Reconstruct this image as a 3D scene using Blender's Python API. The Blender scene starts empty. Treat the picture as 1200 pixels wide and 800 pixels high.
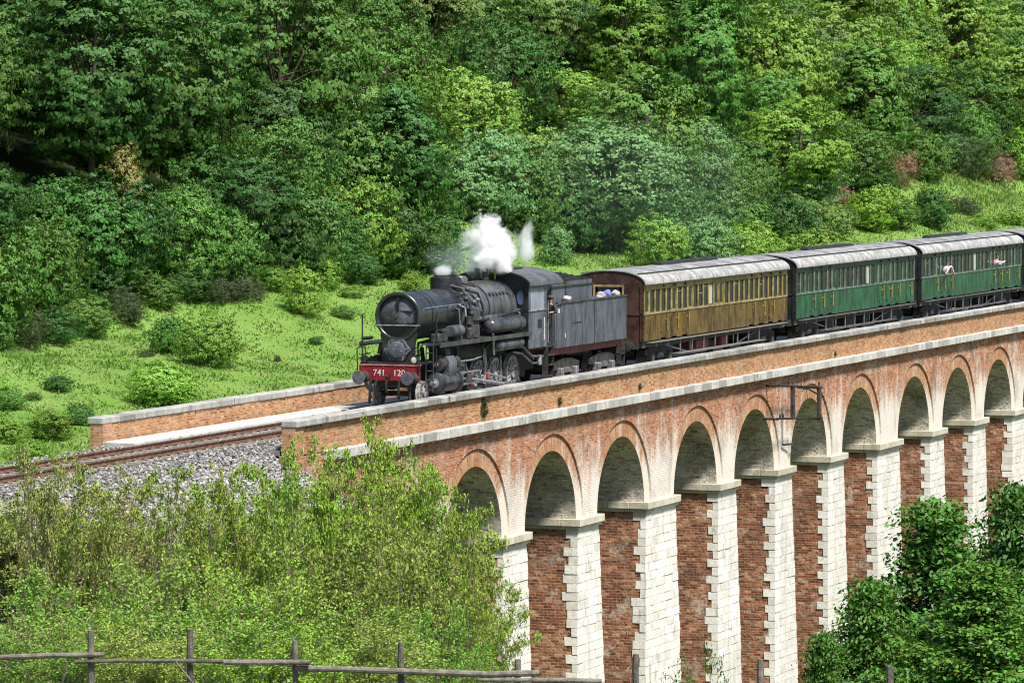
import bpy, bmesh, math, random
import numpy as np
from mathutils import Vector, Matrix

S = bpy.context.scene
COL = S.collection
R = math.radians
rng = np.random.default_rng(7)
random.seed(7)

# ------------------------------------------------------------------ camera
FPX = 5310.0                      # focal length in pixels of the 1200 px wide photograph
ALPHA = math.atan2(FPX, 2000.0)   # angle between the view and the viaduct's cross direction
SA, CA = math.sin(ALPHA), math.cos(ALPHA)
PITCH = math.atan2(273.0, FPX)
CAM = Vector((0.0, -57.2, 10.03))
FWD = Vector((SA * math.cos(PITCH), CA * math.cos(PITCH), -math.sin(PITCH)))
RIGHT = Vector((CA, -SA, 0.0))
UP = RIGHT.cross(FWD)
cam_data = bpy.data.cameras.new("camera")
cam = bpy.data.objects.new("camera", cam_data)
COL.objects.link(cam)
cam.location = CAM
cam.rotation_euler = FWD.to_track_quat('-Z', 'Y').to_euler()
cam_data.sensor_width = 36.0
cam_data.lens = FPX / 1200.0 * 36.0
cam_data.clip_start = 1.0
cam_data.clip_end = 4000.0
S.camera = cam

# ------------------------------------------------------------------ world, sun, exposure
SUN_DIR = Vector((-0.29, -0.45, 0.845)).normalized()      # towards the sun
w = bpy.data.worlds.new("World")
S.world = w
w.use_nodes = True
nt = w.node_tree
bg = nt.nodes["Background"]
sky = nt.nodes.new("ShaderNodeTexSky")
sky.sky_type = 'NISHITA'
sky.sun_disc = False
sky.sun_elevation = math.asin(SUN_DIR.z)
sky.sun_rotation = math.atan2(SUN_DIR.x, SUN_DIR.y)
nt.links.new(sky.outputs[0], bg.inputs[0])
bg.inputs[1].default_value = 0.062
sl = bpy.data.lights.new("sun", 'SUN')
sl.energy = 4.1
sl.angle = R(9)
sl.color = (1.0, 0.955, 0.88)
so = bpy.data.objects.new("sun", sl)
COL.objects.link(so)
so.location = (150, -60, 80)
so.rotation_euler = (-SUN_DIR).to_track_quat('-Z', 'Y').to_euler()
S.view_settings.view_transform = 'Standard'
S.view_settings.look = 'None'
S.view_settings.exposure = 1.0
S.view_settings.gamma = 1.0
S.cycles.max_bounces = 14
S.cycles.diffuse_bounces = 3
S.cycles.glossy_bounces = 2
S.cycles.transmission_bounces = 4
S.cycles.volume_bounces = 12
S.cycles.transparent_max_bounces = 8
S.cycles.volume_step_rate = 1.0
S.cycles.pixel_filter_type = 'BLACKMAN_HARRIS'
S.cycles.filter_width = 1.1


# ------------------------------------------------------------------ picture <-> place helpers
def ray(px, py):
    return (FWD * FPX + RIGHT * (px - 600.0) - UP * (py - 400.0)).normalized()


def at_depth(px, py, z):
    d = ray(px, py)
    return CAM + d * (z / (d.x * SA + d.y * CA))


def at_y(px, py, y):
    d = ray(px, py)
    return CAM + d * ((y - CAM.y) / d.y)


def project(p):
    v = Vector(p) - CAM
    k = FPX / v.dot(FWD)
    return 600 + v.dot(RIGHT) * k, 400 - v.dot(UP) * k, v.dot(FWD)


def smooth(t):
    t = np.clip(t, 0.0, 1.0)
    return t * t * (3 - 2 * t)


# ------------------------------------------------------------------ terrain height
def terrain(X, Y):
    X = np.asarray(X, dtype=float); Y = np.asarray(Y, dtype=float)
    rise = 1.3 + 2.1 * smooth((X - 145) / 45) + 1.0 * smooth((X - 240) / 60)
    far = -0.55 + rise * smooth((Y - 4) / 17)
    k = np.maximum(Y - 20, 0)
    far = far + np.where(k < 60, 0.46 * k, 27.6 + 0.2 * (np.minimum(k, 400) - 60))
    far = far + 0.35 * np.sin(X * .21 + Y * .13) * smooth((Y - 6) / 10) + .18 * np.sin(X * .53 - Y * .37) * smooth((Y - 6) / 10)
    Z = X * SA + (Y + 57.2) * CA
    base = 8.3 - 0.1125 * np.minimum(Z, 80)
    base = np.minimum(base, 14.0)
    floor = -8.0 - 8.0 * smooth((X - 104) / 28)
    lat = X * CA - (Y + 57.2) * SA
    kr = smooth((lat + 2.5) / 4.0)
    steep = np.maximum(base - 0.34 * np.maximum(0, Z - 79), floor)
    mild = np.maximum(base - 0.145 * np.maximum(0, Z - 80), -13.0)
    near = mild + (steep - mild) * kr
    emb = -0.62 - np.maximum(0, -Y - 2.6) * 0.62 - 14 * np.clip((X - 124.2 - 0.5 * np.minimum(0, Y + 4.0)) / 5, 0, 1)
    near = np.maximum(near, emb)
    sh = 5.5 * smooth((X - 152) / 14)
    wgt = smooth((Y + 2.5 - sh) / 7.0)
    wl = np.clip((X - 123.5) / 5, 0, 1)
    wgt = wgt * wl + smooth((Y + 2.0) / 6.0) * (1 - wl)
    h = near + (far - near) * wgt
    return h


def ground_z(x, y):
    return float(terrain(x, y))


def at_ground(px, py, z0=95.0, z1=600.0):
    """where the line of sight through a photo pixel meets the far-side ground"""
    d = ray(px, py); hor = d.x * SA + d.y * CA
    z = z0
    while z < z1:
        p = CAM + d * (z / hor)
        if p.y > 3.4 and p.z < ground_z(p.x, p.y):
            return p
        z += 0.25
    return CAM + d * (z1 / hor)


# ------------------------------------------------------------------ mesh builder
class MB:
    def __init__(self):
        self.v = []; self.f = []; self.m = []; self.mi = 0; self.uv = {}

    def add(self, vs, fs):
        b = len(self.v)
        self.v.extend([tuple(p) for p in vs])
        for q in fs:
            self.f.append(tuple(i + b for i in q)); self.m.append(self.mi)
        return b

    def box(self, x0, x1, y0, y1, z0, z1, c=0.0):
        if c <= 0:
            self.add([(x0, y0, z0), (x1, y0, z0), (x1, y1, z0), (x0, y1, z0), (x0, y0, z1), (x1, y0, z1), (x1, y1, z1), (x0, y1, z1)],
                     [(0, 3, 2, 1), (4, 5, 6, 7), (0, 1, 5, 4), (1, 2, 6, 5), (2, 3, 7, 6), (3, 0, 4, 7)])
        else:     # chamfered: three inset shells
            a = [(x0 + c, y0 + c, z0), (x1 - c, y0 + c, z0), (x1 - c, y1 - c, z0), (x0 + c, y1 - c, z0)]
            b = [(x0, y0 + c, z0 + c), (x0 + c, y0, z0 + c), (x1 - c, y0, z0 + c), (x1, y0 + c, z0 + c), (x1, y1 - c, z0 + c), (x1 - c, y1, z0 + c), (x0 + c, y1, z0 + c), (x0, y1 - c, z0 + c)]
            t = [(p[0], p[1], z1 - c) for p in b]
            e = [(p[0], p[1], z1) for p in a]
            fs = [(3, 2, 1, 0), (20, 21, 22, 23)]
            for i in range(8):
                j = (i + 1) % 8
                fs.append((4 + i, 4 + j, 12 + j, 12 + i))
            lo = [0, 0, 1, 1, 2, 2, 3, 3]
            for i in range(8):
                j = (i + 1) % 8
                A, B = lo[i], lo[j]
                if A == B:
                    fs.append((A, 4 + j, 4 + i)); fs.append((20 + A, 12 + i, 12 + j))
                else:
                    fs.append((A, B, 4 + j, 4 + i)); fs.append((20 + B, 20 + A, 12 + i, 12 + j))
            self.add(a + b + t + e, fs)
        return self

    def hexa(self, p):
        """eight corners: four of the bottom (ccw from above), four of the top"""
        self.add(p, [(0, 3, 2, 1), (4, 5, 6, 7), (0, 1, 5, 4), (1, 2, 6, 5), (2, 3, 7, 6), (3, 0, 4, 7)])
        return self

    def tube(self, pts, r, n=8, caps=True):
        pts = [Vector(p) for p in pts]
        rs = r if isinstance(r, (list, tuple)) else [r] * len(pts)
        rings = []
        up = None
        for i, p in enumerate(pts):
            if i == 0: t = pts[1] - p
            elif i == len(pts) - 1: t = p - pts[-2]
            else: t = (pts[i + 1] - p).normalized() + (p - pts[i - 1]).normalized()
            if t.length < 1e-9: t = Vector((0, 0, 1))
            t.normalize()
            if up is None:
                up = Vector((0, 0, 1)) if abs(t.z) < .9 else Vector((1, 0, 0))
            a = t.cross(up)
            if a.length < 1e-6: a = t.orthogonal()
            a.normalize(); b = a.cross(t).normalized(); up = b
            rings.append([p + (a * math.cos(2 * math.pi * k / n) + b * math.sin(2 * math.pi * k / n)) * rs[i] for k in range(n)])
        vs = [q for ring in rings for q in ring]
        fs = []
        for i in range(len(rings) - 1):
            for k in range(n):
                fs.append((i * n + k, i * n + (k + 1) % n, (i + 1) * n + (k + 1) % n, (i + 1) * n + k))
        if caps:
            fs.append(tuple(range(n - 1, -1, -1))); fs.append(tuple((len(rings) - 1) * n + k for k in range(n)))
        self.add(vs, fs)
        return self

    def cyl(self, p0, p1, r, n=16):
        return self.tube([p0, p1], r, n)

    def lathe(self, prof, o, axis='x', n=32, a0=0.0, a1=2 * math.pi, cap=True):
        """prof: (distance along the axis, radius)"""
        full = abs(a1 - a0 - 2 * math.pi) < 1e-6
        k = n if full else n + 1
        vs = []
        for t, r in prof:
            for i in range(k):
                a = a0 + (a1 - a0) * i / n
                c, s = math.cos(a) * r, math.sin(a) * r
                vs.append({'x': (o[0] + t, o[1] + c, o[2] + s), 'y': (o[0] + s, o[1] + t, o[2] + c), 'z': (o[0] + c, o[1] + s, o[2] + t)}[axis])
        fs = []
        for j in range(len(prof) - 1):
            for i in range(n):
                i2 = (i + 1) % k
                fs.append((j * k + i, j * k + i2, (j + 1) * k + i2, (j + 1) * k + i))
        if cap and prof[0][1] > 1e-6 and full: fs.append(tuple(range(k - 1, -1, -1)))
        if cap and prof[-1][1] > 1e-6 and full: fs.append(tuple((len(prof) - 1) * k + i for i in range(k)))
        self.add(vs, fs)
        return self

    def prism(self, poly, axis, a0, a1):
        """a polygon drawn in the plane across the axis, drawn out from a0 to a1 (x: (y,z), y: (x,z), z: (x,y))"""
        def P(q, a):
            return {'x': (a, q[0], q[1]), 'y': (q[0], a, q[1]), 'z': (q[0], q[1], a)}[axis]
        n = len(poly)
        vs = [P(q, a0) for q in poly] + [P(q, a1) for q in poly]
        fs = [tuple(range(n - 1, -1, -1)), tuple(range(n, 2 * n))]
        for i in range(n):
            j = (i + 1) % n
            fs.append((i, j, n + j, n + i))
        self.add(vs, fs)
        return self

    def ring(self, outer, inner, axis, a0, a1):
        """two open or closed outlines of equal length, the band between them drawn out from a0 to a1"""
        n = len(outer)
        for i in range(n - 1):
            q = [outer[i], outer[i + 1], inner[i + 1], inner[i]]
            def P(s, a):
                return {'x': (a, s[0], s[1]), 'y': (s[0], a, s[1]), 'z': (s[0], s[1], a)}[axis]
            vs = [P(s, a0) for s in q] + [P(s, a1) for s in q]
            fs = [(3, 2, 1, 0), (4, 5, 6, 7), (0, 1, 5, 4), (2, 3, 7, 6)]
            if i == 0: fs.append((3, 0, 4, 7))
            if i == n - 2: fs.append((1, 2, 6, 5))
            self.add(vs, fs)
        return self

    def mesh(self, name, mats, smooth_deg=35.0):
        me = bpy.data.meshes.new(name)
        me.from_pydata(self.v, [], self.f)
        for m in (mats if isinstance(mats, (list, tuple)) else [mats]):
            me.materials.append(m)
        if any(self.m): me.polygons.foreach_set("material_index", self.m)
        bm = bmesh.new(); bm.from_mesh(me)
        bmesh.ops.remove_doubles(bm, verts=bm.verts, dist=1e-5)
        bmesh.ops.recalc_face_normals(bm, faces=bm.faces)
        bm.to_mesh(me); bm.free()
        if smooth_deg:
            me.shade_smooth()
            me.set_sharp_from_angle(angle=R(smooth_deg))
        me.update()
        return me

    def build(self, name, mats, parent=None, loc=None, smooth_deg=35.0):
        return link(name, self.mesh(name, mats, smooth_deg), parent, loc)


def link(name, me, parent=None, loc=None):
    o = bpy.data.objects.new(name, me)
    COL.objects.link(o)
    if parent is not None: o.parent = parent
    if loc is not None: o.location = loc
    return o


def tag(o, label=None, cat=None, group=None, kind=None):
    if label: o['label'] = label
    if cat: o['category'] = cat
    if group: o['group'] = group
    if kind: o['kind'] = kind
    return o


def empty(name, loc, label, cat, group=None):
    o = bpy.data.objects.new(name, None)
    o.empty_display_size = 0.2
    COL.objects.link(o)
    o.location = loc
    return tag(o, label, cat, group)


def arc(cy, cz, r, a0, a1, n):
    return [(cy + r * math.cos(a0 + (a1 - a0) * i / n), cz + r * math.sin(a0 + (a1 - a0) * i / n)) for i in range(n + 1)]


# ------------------------------------------------------------------ materials
class NT:
    """a small node-tree writer"""
    def __init__(self, name):
        self.mat = bpy.data.materials.new(name)
        self.mat.use_nodes = True
        self.t = self.mat.node_tree
        self.b = self.t.nodes["Principled BSDF"]
        self.out = self.t.nodes["Material Output"]

    def n(self, typ, **kw):
        x = self.t.nodes.new("ShaderNode" + typ)
        for k, v in kw.items(): setattr(x, k, v)
        return x

    def l(self, a, b):
        self.t.links.new(a, b)

    def val(self, sock, v):
        if hasattr(v, "is_output") or hasattr(v, "links"): self.l(v, sock)
        else: sock.default_value = v

    def math(self, op, a, b=0.0, clamp=False):
        x = self.n("Math", operation=op, use_clamp=clamp)
        self.val(x.inputs[0], a); self.val(x.inputs[1], b)
        return x.outputs[0]

    def mix(self, f, a, b, mode='MIX'):
        x = self.n("Mix", data_type='RGBA', blend_type=mode)
        self.val(x.inputs[0], f)
        for s, v in ((x.inputs[6], a), (x.inputs[7], b)):
            if isinstance(v, tuple): s.default_value = (v[0], v[1], v[2], 1)
            else: self.l(v, s)
        return x.outputs[2]

    def noise(self, vec, scale, detail=4, rough=0.55, dist=0.0):
        x = self.n("TexNoise")
        if vec is not None: self.l(vec, x.inputs["Vector"])
        x.inputs["Scale"].default_value = scale; x.inputs["Detail"].default_value = detail
        x.inputs["Roughness"].default_value = rough; x.inputs["Distortion"].default_value = dist
        return x.outputs["Fac"]

    def ramp(self, f, lo, hi):
        x = self.n("MapRange", interpolation_type='SMOOTHSTEP')
        self.val(x.inputs[0], f); x.inputs[1].default_value = lo; x.inputs[2].default_value = hi
        return x.outputs[0]

    def cramp(self, f, stops):
        x = self.n("ValToRGB")
        self.l(f, x.inputs[0])
        e = x.color_ramp.elements
        while len(e) < len(stops): e.new(0.5)
        for i, (p, c) in enumerate(stops):
            e[i].position = p; e[i].color = (c[0], c[1], c[2], 1)
        return x.outputs[0]

    def pos(self, scale=(1, 1, 1), coord="Object", rot=(0, 0, 0)):
        tc = self.n("TexCoord"); mp = self.n("Mapping")
        self.l(tc.outputs[coord], mp.inputs[0])
        mp.inputs["Scale"].default_value = scale; mp.inputs["Rotation"].default_value = rot
        return mp.outputs[0]

    def world(self, scale=(1, 1, 1)):
        g = self.n("NewGeometry"); mp = self.n("Mapping")
        self.l(g.outputs["Position"], mp.inputs[0]); mp.inputs["Scale"].default_value = scale
        return mp.outputs[0]

    def bump(self, h, strength, dist=0.02):
        x = self.n("Bump"); x.inputs["Strength"].default_value = strength; x.inputs["Distance"].default_value = dist
        self.l(h, x.inputs["Height"]); self.l(x.outputs[0], self.b.inputs["Normal"])

    def fin(self, col, rough=0.8, metal=0.0, spec=0.4):
        if isinstance(col, tuple): self.b.inputs["Base Color"].default_value = (col[0], col[1], col[2], 1)
        else: self.l(col, self.b.inputs["Base Color"])
        self.val(self.b.inputs["Roughness"], rough)
        self.b.inputs["Metallic"].default_value = metal
        self.b.inputs["Specular IOR Level"].default_value = spec
        return self.mat


def paint(name, col, rough=0.5, var=0.25, scale=3.0, dirt=None, metal=0.0, streak=1.0, spec=0.4, bump=0.0):
    """paint with patchy wear, streaked downwards when streak < 1"""
    m = NT(name)
    p = m.world((1, 1, streak))
    a = m.noise(p, scale, 6, .6)
    b = m.noise(p, scale * 5, 4, .6)
    dk = tuple(c * (1 - var) for c in col); lt = tuple(min(1, c * (1 + var) + .01 * var) for c in col)
    c = m.mix(m.ramp(a, .35, .65), dk, lt)
    if dirt is not None:
        c = m.mix(m.ramp(b, .52, .72), c, dirt)
    if bump: m.bump(b, bump)
    rg = m.math('ADD', m.math('MULTIPLY', a, .3), rough - .15)
    return m.fin(c, rg, metal, spec)


M = {}


def brick_material(name, axis, cols, mortar, lime=0.0, zlo=-3.0, zhi=-5.0, width=.27, row=.088, lime_col=(.62, .56, .48), soot=0.0, deep=1.0, uv=False, patch=.0):
    m = NT(name)
    if uv:
        tc = m.n("TexCoord"); src = tc.outputs["UV"]
    else:
        g = m.n("NewGeometry"); sx = m.n("SeparateXYZ"); m.l(g.outputs["Position"], sx.inputs[0])
        cx = m.n("CombineXYZ")
        m.l(sx.outputs["X" if axis == 'x' else "Y"], cx.inputs[0]); m.l(sx.outputs["Z"], cx.inputs[1])
        src = cx.outputs[0]
    wob = m.n("TexNoise"); m.l(src, wob.inputs["Vector"]); wob.inputs["Scale"].default_value = 3.1
    add = m.n("MixRGB" if False else "VectorMath", operation='MULTIPLY_ADD')
    m.l(wob.outputs["Color"], add.inputs[0]); add.inputs[1].default_value = (.03, .03, 0); m.l(src, add.inputs[2])
    bt = m.n("TexBrick")
    m.l(add.outputs[0], bt.inputs["Vector"])
    bt.inputs["Scale"].default_value = 1.0
    bt.inputs["Brick Width"].default_value = width; bt.inputs["Row Height"].default_value = row
    bt.inputs["Mortar Size"].default_value = .011; bt.inputs["Mortar Smooth"].default_value = .25
    bt.inputs["Bias"].default_value = 0.0
    bt.inputs["Color1"].default_value = (0, 0, 0, 1); bt.inputs["Color2"].default_value = (1, 1, 1, 1); bt.inputs["Mortar"].default_value = (.5, .5, .5, 1)
    wp = m.world()
    big = m.noise(wp, .55, 5, .6)
    mid = m.noise(wp, 2.3, 5, .65)
    fine = m.noise(wp, 9.0, 3, .6)
    bw = m.n("RGBToBW"); m.l(bt.outputs["Color"], bw.inputs[0])
    tone = m.math('ADD', m.math('MULTIPLY', bw.outputs[0], .55), m.math('MULTIPLY', mid, .6))
    n = len(cols)
    c = m.cramp(tone, [(.12 + .76 * i / (n - 1), cols[i]) for i in range(n)])
    c = m.mix(m.ramp(fine, .56, .70), c, tuple(x * .45 for x in cols[0]))
    if patch:     # places where bricks were replaced or the lime wash stays
        c = m.mix(m.math('MULTIPLY', m.ramp(m.noise(wp, 1.1, 6, .7, .6), .55, .64), patch), c, lime_col)
    c = m.mix(m.math('MULTIPLY', bt.outputs["Fac"], .8), c, mortar)
    if lime:      # lime runs below a height, stretched downwards
        sp = m.world((1.0, 1.0, .22))
        st = m.noise(sp, 1.5, 6, .65)
        g2 = m.n("NewGeometry"); s2 = m.n("SeparateXYZ"); m.l(g2.outputs["Position"], s2.inputs[0])
        hm = m.ramp(s2.outputs["Z"], zhi, zlo)        # 0 low .. 1 high
        low = m.math('SUBTRACT', 1.0, hm)
        k = m.math('ADD', m.math('MULTIPLY', low, .50), m.math('MULTIPLY', st, 1.0))
        k = m.math('ADD', k, m.math('MULTIPLY', m.math('SUBTRACT', fine, .5), .5))
        c = m.mix(m.math('MULTIPLY', m.ramp(k, .50, .90), lime), c, lime_col)
    if soot:
        c = m.mix(m.math('MULTIPLY', m.ramp(big, .45, .72), soot), c, (.05, .043, .035))
    h = m.math('SUBTRACT', m.math('MULTIPLY', mid, .6 * deep), m.math('MULTIPLY', bt.outputs["Fac"], .7))
    h = m.math('ADD', h, m.math('MULTIPLY', bw.outputs[0], .3 * deep))
    m.bump(h, .9, .03 * deep)
    return m.fin(c, .92, 0, .15)


M['brick_face'] = brick_material("orange brick", 'x', [(.14, .046, .024), (.32, .105, .046), (.43, .17, .08), (.53, .29, .18)], (.43, .34, .26), lime=.95, zlo=-1.3, zhi=-4.1, lime_col=(.72, .67, .60), patch=.45, soot=.35)
M['brick_parapet'] = brick_material("parapet brick", 'x', [(.17, .062, .032), (.35, .145, .06), (.45, .22, .10), (.52, .32, .18)], (.46, .37, .26), lime=.0, soot=.25, patch=.3, lime_col=(.55, .42, .28))
M['brick_end'] = brick_material("brick across", 'y', [(.20, .08, .04), (.34, .14, .07), (.43, .2, .1), (.5, .28, .16)], (.42, .33, .24), patch=.2)
M['brick_pier'] = brick_material("weathered pier brick", 'y', [(.055, .024, .014), (.18, .065, .034), (.31, .125, .06), (.48, .28, .18)], (.40, .31, .23), patch=.8, lime_col=(.50, .40, .33), deep=2.4, row=.1, width=.3, soot=.45)
M['brick_vault'] = brick_material("limed vault brick", 'y', [(.13, .105, .08), (.44, .39, .32), (.62, .57, .48), (.74, .70, .61)], (.40, .37, .31), patch=.9, lime_col=(.78, .75, .68), soot=.6, deep=2.0)
M['brick_ring'] = brick_material("arch ring brick", 'x', [(.17, .06, .03), (.33, .12, .055), (.43, .19, .09), (.53, .31, .19)], (.42, .34, .24), lime=.95, zlo=-1.9, zhi=-4.0, lime_col=(.72, .66, .57), uv=True, row=.085, width=.3)


def stone_material(name, a, b, dark, dk=.5, scale=1.0):
    m = NT(name)
    p = m.world()
    oi = m.n("ObjectInfo")
    per = oi.outputs["Random"]
    c = m.mix(m.ramp(m.noise(p, 1.7 * scale, 6, .65), .35, .65), a, b)
    c = m.mix(m.math('MULTIPLY', m.ramp(m.noise(m.world((1, 1, .35)), 2.6 * scale, 6, .7), .54, .70), dk), c, dark)
    c = m.mix(m.math('MULTIPLY', m.ramp(m.noise(p, 14, 3, .6), .58, .72), .5), c, dark)
    c = m.mix(m.math('MULTIPLY', m.ramp(per, .35, 1.0), .6 if dk > .65 else .25), c, tuple(x * .42 for x in b))
    run = m.noise(m.world((2.2, 2.2, .10)), 1.6, 5, .65)
    c = m.mix(m.math('MULTIPLY', m.ramp(run, .55, .72), .42), c, dark)
    m.bump(m.noise(p, 9, 6, .7), .6, .03)
    return m.fin(c, .9, 0, .2)


M['stone_white'] = stone_material("pale pier stone", (.80, .78, .73), (.68, .65, .58), (.28, .26, .22), .6)
M['stone_cap'] = stone_material("grey coping stone", (.42, .41, .385), (.29, .283, .27), (.06, .058, .056), .95)
M['stone_ledge'] = stone_material("pale ledge stone", (.56, .545, .51), (.42, .41, .385), (.10, .098, .094), .85)
M['stone_impost'] = stone_material("impost stone", (.58, .54, .44), (.46, .42, .32), (.2, .18, .14), .5)
M['mortar'] = paint("grey mortar", (.40, .37, .32), .9, .3, 4)
M['ballast'] = stone_material("ballast stone", (.24, .235, .23), (.15, .147, .145), (.08, .08, .08), .5, 2)
M['rust'] = paint("rusty rail", (.13, .065, .04), .75, .4, 6)
M['rail_top'] = paint("worn rail head", (.32, .27, .24), .35, .2, 6, metal=.8)
M['sleeper'] = paint("old sleeper wood", (.17, .15, .13), .9, .4, 8)

M['black'] = paint("sooty black paint", (.012, .013, .015), .38, .5, 2.2, dirt=(.04, .041, .045))
M['boiler'] = paint("black boiler paint", (.014, .0155, .019), .33, .4, 1.6, dirt=(.04, .042, .048), streak=.5, spec=.8)
M['boiler_grey'] = paint("grey boiler cladding", (.075, .078, .086), .34, .45, 2, dirt=(.016, .016, .018), streak=.4, spec=.6)
M['steel_grey'] = paint("worn grey steel", (.042, .045, .051), .32, .5, 3, dirt=(.015, .015, .018), streak=.4, spec=.6)
M['tender'] = paint("faded blue grey paint", (.068, .077, .098), .42, .4, 2.2, dirt=(.14, .152, .175), streak=.25)
M['cab'] = paint("pale grey cab paint", (.085, .10, .125), .4, .35, 2.5, dirt=(.2, .22, .255), streak=.3)
M['bright'] = paint("bright worn steel", (.42, .42, .44), .32, .3, 5, metal=.7)
M['red'] = paint("red buffer beam paint", (.22, .011, .018), .5, .25, 3, dirt=(.2, .02, .02))
M['red_faded'] = paint("faded red frame paint", (.22, .05, .045), .6, .4, 3, dirt=(.05, .03, .03))
M['white'] = paint("white paint", (.62, .62, .60), .6, .2, 3)
M['dark'] = paint("grimy underframe", (.03, .028, .027), .7, .5, 3, dirt=(.10, .09, .08))
M['under'] = paint("dusty underframe steel", (.075, .07, .066), .65, .5, 4, dirt=(.2, .19, .18))
M['coal'] = paint("coal", (.02, .02, .021), .55, .5, 12, bump=.8)
M['roof_dark'] = paint("dull roof tin", (.07, .073, .082), .5, .35, 1.5, dirt=(.12, .125, .135))
M['roof'] = paint("pale grey carriage roof", (.23, .23, .238), .6, .3, 1.2, dirt=(.14, .14, .148), streak=1)
M['roof_edge'] = paint("lit roof edge", (.32, .317, .31), .6, .28, 2.0, dirt=(.18, .176, .17))
M['brown_end'] = paint("dark brown end paint", (.05, .022, .016), .5, .4, 2, dirt=(.1, .05, .03))
M['black_end'] = paint("black end wall", (.012, .012, .013), .6, .4, 2)
M['cream'] = paint("yellow cream paint", (.30, .225, .06), .5, .4, 2.5, dirt=(.13, .085, .022), streak=.4)
M['ochre'] = paint("brown ochre paint", (.085, .05, .010), .4, .6, 2.5, dirt=(.20, .13, .032), streak=.3)
M['green_hi'] = paint("dark green paint", (.008, .044, .031), .42, .4, 2.5, dirt=(.022, .088, .064), streak=.4)
M['green_lo'] = paint("mid green paint", (.007, .066, .029), .36, .5, 2.2, dirt=(.02, .14, .068), streak=.3)
M['green_post'] = paint("pale green post", (.10, .165, .125), .5, .35, 3)
M['cream_post'] = paint("cream window post", (.26, .21, .09), .5, .35, 3)
M['maroon'] = paint("maroon paint", (.10, .02, .02), .5, .3, 2)
M['brass'] = paint("brass", (.40, .29, .08), .35, .3, 5, metal=.5)
M['wood'] = paint("grey weathered wood", (.155, .14, .12), .9, .35, 7, dirt=(.06, .055, .05), bump=.5)
M['wood_dark'] = paint("dark weathered wood", (.085, .075, .065), .9, .4, 7, dirt=(.25, .23, .2), bump=.5)
M['wheel'] = paint("dusty wheel steel", (.30, .295, .285), .5, .4, 6, dirt=(.05, .048, .046))
M['iron'] = paint("black iron", (.02, .019, .018), .6, .4, 4)
M['bark'] = paint("bark", (.085, .066, .048), .95, .4, 6, bump=.6)
M['twig'] = paint("pale twig bark", (.21, .165, .115), .95, .35, 6)
M['skin'] = paint("skin", (.55, .33, .24), .6, .1, 6)
M['hair'] = paint("dark hair", (.03, .022, .018), .7, .3, 10)
M['cloth_white'] = paint("white cotton", (.55, .53, .52), .8, .12, 6)
M['cloth_dark'] = paint("dark work cloth", (.022, .02, .022), .85, .3, 6)
M['cloth_brown'] = paint("brown cloth", (.10, .055, .035), .85, .3, 6)
M['cloth_pink'] = paint("pink cotton", (.62, .25, .27), .8, .12, 6)
M['bag'] = paint("pale bag", (.36, .32, .32), .8, .3, 5)
M['bag_blue'] = paint("blue bag", (.12, .13, .34), .8, .3, 5)


def glass(name, col, rough=.08):
    m = NT(name)
    c = m.mix(m.noise(m.world(), 1.4, 3), tuple(x * .6 for x in col), col)
    return m.fin(c, rough, 0, .6)


M['pane'] = glass("dark carriage window glass", (.02, .024, .022))
M['pane_pale'] = glass("pale blind behind glass", (.55, .55, .5), .3)
M['pane_blue'] = glass("blue cab glass", (.10, .15, .28), .15)
M['lens'] = glass("lamp lens", (.75, .72, .6), .15)


def leaf_material():
    m = NT("leaf")
    oi = m.n("ObjectInfo")
    at = m.n("Attribute", attribute_name="rnd")
    v = at.outputs["Fac"]
    hs = m.n("HueSaturation")
    m.l(oi.outputs["Color"], hs.inputs["Color"])
    m.l(m.math('ADD', m.math('MULTIPLY', v, .05), .475), hs.inputs["Hue"])
    m.l(m.math('ADD', m.math('MULTIPLY', v, .62), .72), hs.inputs["Value"])
    col = hs.outputs[0]
    m.fin(col, .55, 0, .25)
    tr = m.n("BsdfTranslucent")
    tc = m.mix(.5, col, (.16, .24, .02)); m.l(tc, tr.inputs[0])
    mx = m.n("MixShader"); mx.inputs[0].default_value = .15
    m.l(m.b.outputs[0], mx.inputs[1]); m.l(tr.outputs[0], mx.inputs[2]); m.l(mx.outputs[0], m.out.inputs[0])
    return m.mat


M['leaf'] = leaf_material()
# ------------------------------------------------------------------ ground sheet
def axis_samples(lo, hi, dlo, dhi, step):
    a = list(np.arange(dlo, dhi + 1e-6, step))
    x, s = dhi, step
    while x < hi: s *= 1.25; x += s; a.append(x)
    x, s = dlo, step
    while x > lo: s *= 1.25; x -= s; a.insert(0, x)
    return np.array(a)


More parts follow.
